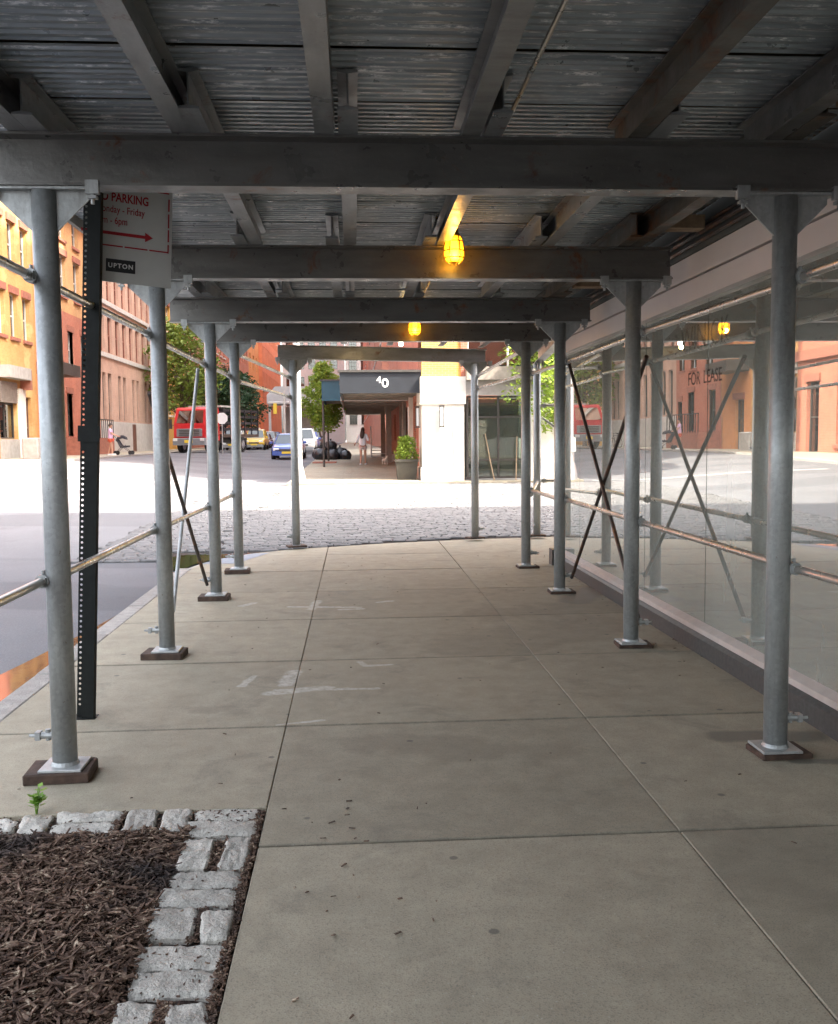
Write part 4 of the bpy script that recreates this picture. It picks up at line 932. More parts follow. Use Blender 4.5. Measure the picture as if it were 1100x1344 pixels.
# white pier
pr = MB().box((RX, 30.9, g0-.1), (3.55, 32.6, g0+2.45)).build('pier', 'white_stone', cb)
MB().box((RX-.06, 30.84, g0+2.45), (3.60, 32.66, g0+3.32)).build('pier_cap', 'white_stone', pr)
MB().box((RX-.05, 30.86, g0-.1), (3.52, 32.62, g0+.42)).build('pier_base', 'white_stone', pr)
MB().box((3.18, 30.875, g0+.40), (3.22, 30.9, g0+2.4)).build('downpipe', 'stone_pale', pr)
facade_wall((RX, 30.95, g0+3.32), (1, 0, 0), (0, -1, 0), 1.45, 8.7, []).build('brick_wall', 'brick_ochre', cb, recalc=False)
MB().box((3.45, 30.90, g0+3.32), (3.68, 31.1, g0+12)).build('quoin', 'brick_red', cb)
# glazed bay
gl = (3.66, 5.66)
for a, c in ((3.70, 4.64), (4.70, 5.64)):
    for e, g in ((.12, .62), (.68, 2.0), (2.06, 2.66)):
        MB().box((a, 31.03, g0+e), (c, 31.045, g0+g)).build('pane', 'dark_glass', cb)
for x in (3.67, 4.67, 5.66): MB().box((x-.03, 30.99, g0+.05), (x+.03, 31.08, g0+2.7)).build('mullion', 'frame_dark', cb)
for z in (.08, .65, 2.03, 2.68): MB().box((3.70, 31.0, g0+z-.03), (5.63, 31.07, g0+z+.03)).build('transom', 'frame_dark', cb)
MB().box((3.62, 33.4, g0), (5.75, 33.5, g0+2.7)).build('inner_wall', 'interior_dark', cb)
MB().box((3.6, 30.86, g0+2.72), (9.5, 31.1, g0+3.2)).build('shopfront_band', 'stone_grey', cb)
MB().box((3.6, 30.55, g0+3.2), (9.5, 31.1, g0+3.62)).build('shopfront_hood', 'shutter_grey', cb)
for a, c in ((3.72, 4.95), (5.02, 6.3), (6.37, 7.8)): MB().box((a, 31.0, g0+3.68), (c, 31.02, g0+5.2)).build('pane', 'window_glass', cb)
for x in (3.68, 4.98, 6.33): MB().box((x-.03, 30.95, g0+3.65), (x+.03, 31.05, g0+5.3)).build('mullion', 'pole_pale', cb)
MB().box((3.7, 31.6, g0+3.6), (9, 31.7, g0+5.4)).build('inner_wall', 'canopy_teal', cb)
MB().box((5.72, 30.9, g0-.1), (9.5, 31.1, g0+2.7)).build('wall', 'white_stone', cb)
MB().box((3.6, 30.96, g0+5.3), (14, 31.3, g0+12)).build('upper_wall', 'brick_ochre', cb)
MB().box((2.45, 31.32, g0+5.3), (14, 36, g0+12)).build('upper_wall', 'brick_red', cb); MB().box((2.42, 36.0, g0+5.3), (14, 47.39, 34)).build('upper_wall', 'brick_red', cb)  # second block raised out of view to shade the yellow house opposite
# side facade under the canopy
O = (RX, 60, g0+.05); su, sn = (0, -1, 0), (-1, 0, 0)
wins = [(60-y-w, 60-y, e, g, d) for y, w, e, g, d in ((34.0, 1.1, .0, 2.6, dict(frame='door_blue', kind='sash', back='door_blue', skip=True)), (38.6, 2.2, 1.2, 2.6, dict(frame='frame_white', kind='multi')), (44, 2.4, 1.2, 2.6, dict(frame='frame_white', kind='multi')), (50, 2.4, 1.2, 2.6, dict(frame='frame_white', kind='multi')))]
facade_wall(O, su, sn, 27.4, 12.0, [w[:4] for w in wins]).build('side_wall', 'brick_red', cb, recalc=False)
for w in wins:
    k = dict(w[4])
    if not k.pop('skip', False): window(cb, O, su, sn, *w[:4], **k)
dr = MB().box((RX+.1, 34.05, g0+.1), (RX+.16, 35.05, g0+2.6)).build('door', 'door_blue', cb); MB().tube((RX+.02, 34.2, g0+1.0), (RX+.02, 34.2, g0+1.35), .02, 8).build('handle', 'rim', dr)
MB().box((RX+.001, 47.4, g0+12.06), (16, 75, 37)).build('shade_block', 'brick_red', cb)  # unseen tall block added to shade the pink block across the street
for yy in (35.6, 40.4, 43.2): MB().box((RX-.14, yy, g0), (RX-.002, yy+.4, g0+3.0)).build('pilaster', 'white_stone' if yy < 38 else 'canopy_under', cb)
MB().box((RX-.35, 47.6, g0+.15), (RX-.01, 56, g0+.6)).build('loading_ledge', 'stone_grey', cb)
MB().box((RX-.05, 36.2, g0), (RX-.003, 38.3, g0+2.6)).build('wall_panel', 'white_stone', cb); MB().box((RX-.05, 41.0, g0), (RX-.003, 43.0, g0+2.2)).build('wall_panel', 'stone_pale', cb)
# sconces on the pier
for x, y, dx, dy, lab in ((2.82, 30.78, .12, .10, 'slim dark framed lantern on the sunlit face of the white pier'), (2.10, 31.7, .1, .12, 'slim pale lantern on the canopy side of the white pier')):
    t = thing('wall_lantern', lab, 'lantern', (x, y, g0+1.75), 0)
    for sx in (-1, 1):
        for sy in (-1, 1): MB().box((sx*dx/2-.01, sy*.05-.01, 0), (sx*dx/2+.01, sy*.05+.01, .62)).build('frame_bar', 'frame_dark', t)
    MB().box((-dx/2, -.045, .02), (dx/2, .045, .60)).build('lantern_glass', 'sign_white_print', t); MB().box((-dx/2-.02, -.06, .62), (dx/2+.02, .06, .66)).build('cap', 'frame_dark', t); MB().box((-dx/2-.02, -.06, -.04), (dx/2+.02, .06, 0)).build('base', 'frame_dark', t)
# canopies
def canopy(name, label, x0, x1, y0, y1, z0, z1, fmat, beams, tb=.14):
    t = thing(name, label, 'canopy', (0, 0, 0))
    f = MB().box((x0, y0, z0), (x1, y0+.08, z1)).build('fascia', fmat, t)
    MB().box((x0, y0+.082, z0), (x0+.07, y1, z1)).build('side_fascia', fmat, t)
    MB().box((x0+.072, y0+.082, z1-.12), (x1, y1, z1-.04)).build('roof_deck', 'canopy_under', t)
    MB().box((x0-.06, y0-.06, z1-.002), (x1, y0+.12, z1+.07)).build('coping', 'frame_dark', f)
    for k in range(beams):
        y = y0+.5+(y1-y0-.7)*k/(beams-1); MB().box((x0+.08, y, z0+.03), (x1, y+tb, z1-.125)).build('beam', 'canopy_under', t)
    return t, f
c1, f1 = canopy('entrance_canopy', 'slate grey entrance canopy with a white 40 on its fascia', -.42, 2.18, 31.0, 37.4, 3.05, 3.72, 'canopy_slate', 6)
def onfas(m, nm, mat, x, z, s=1): o = link(nm, m, mat, f1); o.matrix_basis = Matrix.Translation((x, 30.995, z)) @ Matrix.Rotation(R_(90), 4, 'X'); return o
onfas(text_mesh('4', .30, .004), 'lettering', 'sign_white_print', .83, 3.47); onfas(text_mesh('0', .40, .004, sx=1.2), 'lettering', 'sign_white_print', 1.03, 3.36)
MB().path([(.95, 30.99, 3.47), (1.08, 30.99, 3.45), (1.10, 30.99, 3.40)], .014, 6).build('flourish', 'sign_white_print', f1)
c2, f2 = canopy('loading_canopy', 'long brown loading canopy on posts beyond the entrance canopy', -.5, 2.18, 38.6, 62, 3.1, 3.75, 'canopy_under', 12, .2)
for k, y in enumerate((46, 55)): MB().box((1.55, y, gz(1.5, y)), (1.8, y+.25, 3.12)).build('post', 'canopy_under', c2)
c3, f3 = canopy('teal_awning', 'teal blue awning beside the slate canopy, behind the young tree', -1.35, -.52, 42, 50, 3.25, 4.1, 'canopy_teal', 3)
MB().tube((-1.3, 49.8, gz(-1.3, 50)), (-1.3, 49.8, 3.3), .05, 8).build('post', 'frame_dark', c3)
MB().tube((-1.3, 42.2, gz(-1.3, 42)), (-1.3, 42.2, 3.3), .05, 8).build('post', 'frame_dark', c3)
# stair with white rail
stt = thing('loading_stair', 'short steel stair with white handrails against the loading ledge', 'stairs', (1.35, 54.5, gz(1.3, 55)))
for k in range(4): MB().box((-.35, k*.28, k*.19), (.45, k*.28+.3, k*.19+.05)).build('tread', 'stone_pale', stt)
for x in (-.36, .46):
    MB().path([(x, -.1, .9), (x, 1.2, 1.75), (x, 2.0, 1.75)], .03, 8).build('handrail', 'stucco_white', stt)
    for y, z in ((-.1, .9), (1.2, 1.75)): MB().tube((x, y, -.0), (x, y, z), .028, 8).build('baluster', 'stucco_white', stt)
    MB().prism([(-.1, .0), (1.15, 0), (1.15, .82), (-.1, .05)], (x, 0, 0), (0, 1, 0), (0, 0, 1), (1, 0, 0), .03).build('stringer', 'door_blue', stt)
# buildings farther on the right
O = (2.3, 112, .7); wins = [(1+k*3.2, 2.6+k*3.2, z, z+2.3) for k in range(11) for z in (4.5, 8.5, 12.5, 16.5)]
K = building('brown_terrace', 'brown brick terrace beyond the loading canopy', O, su, sn, 36.5, 42, wins, 'brick_dark_red', kw=dict(frame='frame_white', sill='stone_pale'))  # height raised out of view to shade the facades opposite

# ================================================================== STREET THINGS
def leaf_cloud(b, c, r, n, size, rr):
    for k in range(n):
        while True:
            p = Vector((rr.uniform(-1, 1), rr.uniform(-1, 1), rr.uniform(-1, 1)))
            if p.length < 1: break
        p = Vector((p.x*r[0], p.y*r[1], p.z*r[2]))+Vector(c)
        q = Matrix.Rotation(rr.uniform(0, 6.28), 3, 'Z') @ Matrix.Rotation(rr.gauss(.5, .5), 3, 'X') @ Matrix.Rotation(rr.gauss(0, .5), 3, 'Y')
        s = size*rr.uniform(.6, 1.3)
        b.add([p+q @ Vector(v)*s for v in ((-.5, 0, 0), (0, -.3, .06), (.5, 0, 0), (0, .3, .06))], [(0, 1, 2, 3)])
def tree(name, label, base, H, trunk_h, rad, leaf, nclump, perclump, lsize, seed, tr=.08, lean=0, group='street trees', low=.0):
    rr = random.Random(seed); t = thing(name, label, 'tree', base, 0, group)
    b = MB(); p = [Vector((lean*z*.1+.04*math.sin(z*1.7+seed), .03*math.cos(z*2+seed), z)) for z in [i*H*.85/7 for i in range(8)]]
    b.path(p, tr, 8, tr*.3)
    cl = []
    for k in range(nclump):
        z = trunk_h-low+(H-trunk_h+low)*((k+.5)/nclump); s = math.sin(math.pi*min(1, .12+.88*(z-trunk_h+low)/(H-trunk_h+low)))**.7
        a = k*2.4+rr.uniform(-.4, .4); d = rad*s*rr.uniform(.35, .95); c = Vector((math.cos(a)*d, math.sin(a)*d, z)); cl.append(c)
        st = Vector((0, 0, max(trunk_h*.75, z-rad*.6))); b.path([st, (st+c)/2+Vector((0, 0, .1)), c], tr*.35, 5, tr*.08)
    b.build('trunk', 'bark', t)
    l = MB()
    for c in cl: leaf_cloud(l, c, (rad*rr.uniform(.28, .5), rad*rr.uniform(.28, .5), rad*rr.uniform(.2, .4)), perclump, lsize, rr)
    l.build('crown', leaf, t, recalc=False); return t
def P(x, y): return (x, y, gz(x, y))
def PR(x, y): return (x, y, rz_(x, y)+.003)
tree('young_tree', 'slim young tree with a bright teardrop crown growing from the kerbside pit', P(-1.45, 47.5), 4.75, 1.75, 1.0, 'leaf_bright', 44, 150, .16, 3, .05)
tree('street_tree', 'broad green street tree in front of the ochre building', P(-13.2, 76), 9.6, 3.2, 2.9, 'leaf_green', 44, 105, .34, 5, .2)
tree('street_tree', 'drooping dark green tree hanging over the parked cars behind the truck', P(-12.9, 92), 7.2, 2.6, 3.6, 'leaf_dark', 40, 150, .36, 9, .2)
tree('street_tree', 'green tree far down the street by the red warehouse', P(-13.0, 112), 8.0, 2.8, 3.2, 'leaf_dark', 30, 120, .4, 12, .18)
tree('corner_tree', 'sunlit pale green tree standing beside the glazed shopfront', P(6.7, 29.9), 5.2, 1.8, 1.75, 'leaf_bright', 34, 150, .16, 21, .07)
pit = tag(MB().box((-2.0, 46.6, 0), (-.85, 48.6, .05)).build('tree_pit', 'lintel_brown'), 'low brown tree pit edging round the young tree', 'tree pit'); pit.location = (0, 0, gz(-1.4, 47.6))

# --- bin bags
bags = [(-1.75, 52.4, .42), (-1.15, 52.2, .38), (-.75, 52.8, .44), (-1.3, 53.0, .5), (-.45, 52.3, .34), (-1.9, 53.1, .4), (-1.25, 52.7, .36)]
BL = ['leftmost', 'low', 'bulging', 'back', 'small outermost', 'slumped', 'topmost']
for i, (x, y, r) in enumerate(bags):
    b = MB(); n, m = 14, 9
    for j in range(m):
        th = math.pi*j/(m-1)
        for k in range(n):
            ph = 2*math.pi*k/n; d = Vector((math.sin(th)*math.cos(ph), math.sin(th)*math.sin(ph), math.cos(th)))
            q = r*(1+.22*noise.noise(d*2.2+Vector((i*5, 0, 0)))+.08*noise.noise(d*7+Vector((0, i*3, 0))))
            b.v.append((d.x*q, d.y*q, max(-.62*r, d.z*q*.85)+.62*r))
    b.f = [(j*n+k, j*n+(k+1) % n, (j+1)*n+(k+1) % n, (j+1)*n+k) for j in range(m-1) for k in range(n)]
    t = thing('rubbish_bag', 'knotted black rubbish bag in the kerbside pile by the young tree', 'rubbish bag', (x, y, gz(x, y)+(.5 if i == 6 else 0)), 0, 'rubbish bags piled at the kerb')
    b.build('sack', 'bag_black', t, True); MB().lathe([(.05, r*1.35), (.03, r*1.5), (.07, r*1.7), (0, r*1.66)], 8).build('knot', 'bag_black', t)

# --- planter with shrub
pl = thing('shrub_planter', 'square grey planter with a leafy yellow green shrub against the white pier', 'planter', P(1.72, 31.6))
b = MB(); b.add([(-.30, -.30, 0), (.30, -.30, 0), (.30, .30, 0), (-.30, .30, 0), (-.36, -.36, .62), (.36, -.36, .62), (.36, .36, .62), (-.36, .36, .62)], [(0, 3, 2, 1), (4, 5, 6, 7), (0, 1, 5, 4), (1, 2, 6, 5), (2, 3, 7, 6), (3, 0, 4, 7)]); b.build('pot', 'planter_grey', pl)
MB().box((-.39, -.39, .60), (.39, .39, .68)).build('rim', 'planter_grey', pl)
rr = random.Random(4); l = MB()
for z, r in ((.75, .42), (.9, .38), (1.05, .3), (1.2, .24), (1.33, .15)):
    for k in range(5): a = k*1.26+z*5; leaf_cloud(l, (math.cos(a)*r*.6, math.sin(a)*r*.6, z), (.2, .2, .13), 60, .09, rr)
l.build('shrub', 'leaf_bright', pl, recalc=False); MB().tube((0, 0, .6), (0, 0, 1.25), .02, 6).build('stem', 'bark', pl)

# --- weed in the joint
wd = thing('weed', 'small bright green weed sprouting between slab and granite edging', 'weed', (-1.39, 4.15, .0))
rr = random.Random(8); st = MB(); lf = MB()
for k in range(6):
    a = rr.uniform(0, 6.28); h = rr.uniform(.05, .11); tip = Vector((math.cos(a)*.035, math.sin(a)*.025, h)); st.path([(0, 0, -.02), (tip.x*.4, tip.y*.4, h*.6), tip], .0022, 5)
    for q in range(9):
        f = rr.uniform(.35, 1); p = Vector((tip.x*f, tip.y*f, h*f)); b_ = rr.uniform(0, 6.28); s = rr.uniform(.02, .04)
        d = Vector((math.cos(b_), math.sin(b_), rr.uniform(.1, .7))).normalized(); sd = d.cross(UP).normalized()*.42
        lf.add([p, p+(d*.5+sd)*s, p+d*s, p+(d*.5-sd)*s], [(0, 1, 2, 3)])
st.build('stalk', 'leaf_weed', wd); lf.build('leaves', 'leaf_weed', wd, recalc=False)

# --- street lamp pole and far poles
lp = thing('lamp_pole', 'thick pale lamp pole at the kerb in full sun', 'lamp pole', P(-1.72, 30.4))
MB().lathe([(0, 0), (.2, 0), (.19, .18), (.13, .5), (.105, .6), (.10, 4), (.085, 8), (0, 8)], 16).build('shaft', 'pole_pale', lp, True)
MB().path([(0, 0, 7.6), (-.6, 0, 8.3), (-1.8, 0, 8.6)], .045, 8).build('arm', 'pole_pale', lp); MB().bbox((-2.3, -.14, 8.52), (-1.7, .14, 8.66), .03).build('lamp_head', 'stone_grey', lp)
MB().box((-.12, -.16, .9), (.06, -.1, 1.35)).build('access_door', 'stone_pale', lp)
tp = thing('signal_pole', 'thin pale pole with a horizontal arm far along the street', 'pole', P(-5.9, 84))
MB().tube((0, 0, 0), (0, 0, 5.0), .09, 8).build('shaft', 'pole_pale', tp); MB().tube((-1.4, 0, 4.0), (.4, 0, 4.0), .05, 8).build('arm', 'pole_pale', tp); MB().box((-.95, -.15, 3.0), (-.65, .15, 3.9)).build('signal_head', 'plate_yellow', tp)
sg = thing('stop_sign', 'grey back of an octagonal stop sign on a thin pole beside the truck bed', 'sign', P(-8.35, 62.3))
MB().tube((0, .03, -.1), (0, .03, 2.5), .03, 8).build('pole', 'galvanised', sg)
MB().prism([(.38*math.cos(R_(22.5+45*k)), .38*math.sin(R_(22.5+45*k))) for k in range(8)], (0, 0, 2.2), (1, 0, 0), (0, 0, 1), (0, 1, 0), .02).build('plate', 'sign_white_print', sg)
for k, (y, lab) in enumerate(((45.7, 'grey concrete block before the shopfront, nearer the red rowhouse'), (47.2, 'grey concrete block before the shopfront, next to the white pilaster'))):
    t = MB().bbox((-.35, -.68, 0), (.35, .68, .95), .05).build('concrete_block', 'stone_grey'); tag(t, lab, 'barrier', 'concrete blocks before the shopfront'); t.location = P(-14.7, y)

# --- vehicles
def wheel(par, x, y, r=.33, w=.22, side=1):
    o = MB().lathe([(r*.62, -w/2), (r*.96, -w/2), (r, -w/2+.03), (r, w/2-.03), (r*.96, w/2), (r*.62, w/2)], 20).build('wheel', 'rubber', par, True)
    o.matrix_basis = Matrix.Translation((x, y, r)) @ Matrix.Rotation(R_(90)*side, 4, 'Y')
    b = MB(); b.lathe([(0, w/2-.02), (r*.2, w/2-.015), (r*.62, w/2-.05), (r*.62, -w/2+.05), (0, -w/2+.04)], 20)
    for k in range(5): b.box((r*.12, -.03, w/2-.045), (r*.62, .03, w/2-.01), Matrix.Rotation(k*1.2566, 4, 'Z'))
    b.build('rim', 'rim', o)
def car(name, label, loc, rz, mat, kind='sedan', group=None, taxi=False):
    """front towards -Y"""
    t = thing(name, label, 'car', loc, rz, group)
    if kind == 'suv': L, Wd, st = 4.6, .92, [(-2.3, .55, .72, .62), (-2.18, .36, .86, .86), (-1.5, .30, .91, .99), (-1.2, .30, .92, 1.03), (0, .28, .92, 1.05), (1.2, .30, .92, 1.06), (2.0, .34, .90, 1.08), (2.24, .40, .86, 1.02), (2.3, .5, .8, .9)]; gh = [(-1.15, 1.02), (-.45, 1.66), (1.55, 1.70), (2.12, 1.06)]
    else: L, Wd, st = 4.55, .89, [(-2.28, .48, .66, .54), (-2.15, .32, .82, .70), (-1.6, .26, .88, .82), (-1.1, .25, .89, .90), (0, .24, .89, .92), (1.1, .25, .89, .93), (1.7, .28, .88, .95), (2.15, .36, .84, .92), (2.27, .46, .76, .8)]; gh = [(-1.1, .90), (-.25, 1.40), (.95, 1.43), (1.75, .95)]
    b = MB(); K = 10
    for y, zb, w, zt in st:
        h = zt-zb; prof = [(-w*.80, zb), (-w*.97, zb+h*.18), (-w, zb+h*.5), (-w*.97, zb+h*.82), (-w*.80, zt), (w*.80, zt), (w*.97, zb+h*.82), (w, zb+h*.5), (w*.97, zb+h*.18), (w*.80, zb)]
        b.v += [(px, y, pz) for px, pz in prof]
    n = len(st); b.f = [(i*K+k, i*K+(k+1) % K, (i+1)*K+(k+1) % K, (i+1)*K+k) for i in range(n-1) for k in range(K)]+[tuple(range(K)), tuple(range(n*K-1, (n-1)*K-1, -1))]
    b.build('body', mat, t, True)
    (y0, z0), (y1, z1), (y2, z2), (y3, z3) = gh; wb, wt = Wd*.86, Wd*.68
    g = MB(); g.add([(-wb, y0, z0-.02), (wb, y0, z0-.02), (wt, y1, z1), (-wt, y1, z1), (-wb, y3, z3-.02), (wb, y3, z3-.02), (wt, y2, z2), (-wt, y2, z2)], [(0, 1, 2, 3), (5, 4, 7, 6), (0, 3, 7, 4), (1, 5, 6, 2)]); g.build('glasshouse', 'car_glass', t)
    rf = MB().add([(-wt-.01, y1-.03, z1-.005), (wt+.01, y1-.03, z1-.005), (wt+.01, y2+.03, z2-.005), (-wt-.01, y2+.03, z2-.005), (-wt+.1, y1+.1, z1+.05), (wt-.1, y1+.1, z1+.05), (wt-.1, y2-.1, z2+.05), (-wt+.1, y2-.1, z2+.05)], [(0, 3, 2, 1), (4, 5, 6, 7), (0, 1, 5, 4), (1, 2, 6, 5), (2, 3, 7, 6), (3, 0, 4, 7)]); rf.build('roof', mat, t, True)
    for s in (-1, 1):
        for (ya, za), (yb, zb2), nm in (((y0, z0), (y1, z1), 'front_pillar'), ((y3, z3), (y2, z2), 'rear_pillar'), (((y0+y3)/2, z0), ((y1+y2)/2, z1+.02), 'middle_pillar')):
            MB().tube((s*wb, ya, za-.03), (s*wt, yb, zb2), .035, 6).build(nm, mat, t)
        MB().bbox((s*.95-.1, y0+.15, z0-.02), (s*.95+.1, y0+.32, z0+.12), .03).build('mirror', mat, t)
        zf = st[1][3]-.14; MB().bbox((s*.58-.17, st[0][0]-.0, zf-.06), (s*.58+.17, st[0][0]+.28, zf+.07), .03).build('headlight', 'headlight', t)
        MB().bbox((s*.62-.14, 2.1, zf), (s*.62+.14, 2.3, zf+.16), .03).build('tail_light', 'sign_red', t)
        for yw in (-1.38, 1.36): wheel(t, s*(Wd-.1), yw, .34 if kind == 'suv' else .31, .22, s)
    MB().box((-.42, st[0][0]-.015, st[0][1]-.02), (.42, st[0][0]+.05, st[0][1]+.1)).build('grille', 'frame_dark', t)
    MB().box((-.26, st[0][0]-.03, st[0][1]-.16), (.26, st[0][0]-.016, st[0][1]-.03)).build('plate', 'plate_yellow', t)
    MB().bbox((-.80, st[0][0]-.012, .22), (.80, st[0][0]+.25, .46), .04).build('bumper', 'bumper_grey' if kind == 'suv' else mat, t)
    if taxi: MB().bbox((-.35, -.1, z1+.05), (.35, .15, z1+.2), .03).build('roof_sign', 'sign_white_print', t)
    return t
car('parked_car', 'glossy blue sedan parked at the kerb behind the lamp pole', PR(-3.75, 56.5), R_(0), 'paint_blue', 'sedan')
car('taxi', 'yellow cab standing behind the white utility car', PR(-8.35, 84.0), 0, 'paint_yellow', 'suv', taxi=True)
car('parked_car', 'white utility car in front of the yellow cab, beyond the truck', PR(-9.9, 81.5), 0, 'paint_white', 'suv')
gk = 'cars queued down the street'
cols = [('paint_black', 'sedan', 'black'), ('paint_navy', 'suv', 'navy blue'), ('paint_maroon', 'sedan', 'maroon'), ('paint_silver', 'suv', 'silver'), ('paint_blue', 'suv', 'bright blue'), ('paint_white', 'sedan', 'white')]
for k, (m, kd, nm) in enumerate(cols):
    x = -9.3+.03*k; y = 88+5.8*k; car('queued_car', '%s %s in the line of cars behind the yellow cab' % (nm, 'utility car' if kd == 'suv' else 'sedan'), PR(x, y), 0, m, kd, gk)
for k, (m, kd, nm) in enumerate((('paint_white', 'suv', 'white'), ('paint_blue', 'sedan', 'blue'), ('paint_black', 'suv', 'black'))):
    y = 68+6.2*k; car('kerb_car', '%s %s parked along the kerb beyond the young tree' % (nm, 'utility car' if kd == 'suv' else 'sedan'), PR(-3.5, y), 0, m, kd, 'cars parked beyond the young tree')
# red stake-bed truck, front towards the camera
tk = thing('flatbed_truck', 'red cab truck with a dark stake-sided bed standing at the junction', 'truck', PR(-10.9, 65.5), R_(-20), None, 1.08)
w = 1.08
b = MB(); b.prism([(0, .75), (-.08, 1.0), (-.06, 1.75), (.28, 2.70), (.45, 2.82), (1.75, 2.82), (1.8, .75)], (-w, 0, 0), (0, 1, 0), (0, 0, 1), (1, 0, 0), 2*w); b.build('cab', 'paint_red', tk)
MB().add([(-.92, -.058, 1.84), (.92, -.058, 1.84), (.84, .235, 2.62), (-.84, .235, 2.62)], [(0, 1, 2, 3)]).build('windscreen', 'car_glass', tk)
MB().bbox((-.88, -.13, 1.02), (.88, -.05, 1.5), .02).build('grille', 'bumper_grey', tk)
for k in range(4): MB().box((-.7, -.15, 1.08+k*.1), (.7, -.128, 1.13+k*.1)).build('grille_bar', 'frame_dark', tk)
MB().bbox((-1.12, -.22, .48), (1.12, .1, .92), .04).build('bumper', 'bumper_grey', tk); MB().box((-.28, -.24, .62), (.28, -.222, .80)).build('plate', 'plate_yellow', tk)
for s in (-1, 1):
    MB().bbox((s*.93-.15, -.24, .74), (s*.93+.15, -.1, .9), .02).build('headlight', 'headlight', tk)
    MB().add([(s*1.083, .25, 1.85), (s*1.083, 1.1, 1.85), (s*1.083, 1.1, 2.55), (s*1.083, .42, 2.55)], [(0, 1, 2, 3)]).build('side_window', 'car_glass', tk)
    MB().tube((s*1.1, .1, 1.7), (s*1.35, .05, 1.75), .02, 6).build('mirror_arm', 'frame_dark', tk); MB().box((s*1.38-.1, .0, 1.5), (s*1.38+.1, .08, 2.1)).build('mirror', 'frame_dark', tk)
    wheel(tk, s*.95, .75, .48, .3, s); wheel(tk, s*.92, 5.0, .48, .46, s)
MB().box((-1.2, 1.95, .95), (1.2, 7.2, 1.15)).build('bed', 'timber', tk); MB().box((-.4, .8, .6), (.4, 7.0, .94)).build('chassis', 'frame_dark', tk)
for y in (2.0, 7.1): 
    for z in (1.45, 1.85, 2.25, 2.6): MB().box((-1.18, y, z), (1.18, y+.06, z+.16)).build('rack_board', 'black_iron', tk)
for s in (-1, 1):
    for z in (1.4, 1.8, 2.2, 2.6): MB().box((s*1.18-.03, 2.08, z), (s*1.18+.03, 7.08, z+.16)).build('rack_board', 'black_iron', tk)
    for k in range(6): MB().box((s*1.23-.03, 2.0+k*1.0, 1.15), (s*1.23+.03, 2.09+k*1.0, 2.85)).build('stake', 'black_iron', tk)
MB().box((-1.15, 1.9, 2.86), (1.15, 4.2, 2.98)).build('rack_top', 'stone_grey', tk)
# bicycle by the truck
bk = thing('bicycle', 'dark bicycle propped on the far kerb beside the truck', 'bicycle', P(-12.75, 65.2), R_(75))
for x in (-.52, .52):
    o = MB().path([(x+.33*math.cos(q*math.pi/9), 0, .34+.33*math.sin(q*math.pi/9)) for q in range(19)], .018, 6).build('wheel', 'rubber', bk)
    for q in range(6): MB().tube((x, 0, .34), (x+.32*math.cos(q*1.047), 0, .34+.32*math.sin(q*1.047)), .004, 4).build('spoke', 'rim', o)
MB().path([(-.52, 0, .34), (-.15, 0, .85), (.38, 0, .85), (0, 0, .34), (-.52, 0, .34)], .018, 6).build('frame', 'frame_dark', bk); MB().path([(0, 0, .34), (-.18, 0, .95)], .016, 6).build('seat_post', 'frame_dark', bk); MB().path([(.52, 0, .34), (.36, 0, .98)], .018, 6).build('fork', 'frame_dark', bk)
MB().path([(.36, -.26, 1.0), (.4, 0, 1.0), (.36, .26, 1.0)], .014, 6).build('handlebar', 'frame_dark', bk); MB().bbox((-.30, -.07, .94), (-.06, .07, 1.0), .02).build('saddle', 'rubber', bk)

# --- people, dog, bird
def skin_mesh(name, verts, edges, radii, root=0, sub=2):
    m = bpy.data.meshes.new(name); m.from_pydata(verts, edges, []); o = bpy.data.objects.new(name, m); COL.objects.link(o)
    md = o.modifiers.new('s', 'SKIN'); md.use_smooth_shade = True
    lay = m.skin_vertices[0].data if m.skin_vertices else None
    if lay is None:
        bm = bmesh.new(); bm.from_mesh(m); bm.verts.layers.skin.verify(); bm.to_mesh(m); bm.free(); lay = m.skin_vertices[0].data
    for i, r in enumerate(radii): lay[i].radius = r if isinstance(r, tuple) else (r, r); lay[i].use_root = (i == root)
    sb = o.modifiers.new('u', 'SUBSURF'); sb.levels = sub; sb.render_levels = sub
    bpy.context.view_layer.update()
    r = bpy.data.meshes.new_from_object(o.evaluated_get(bpy.context.evaluated_depsgraph_get())); bpy.data.objects.remove(o)
    for p in r.polygons: p.use_smooth = True
    r.materials.clear(); return r
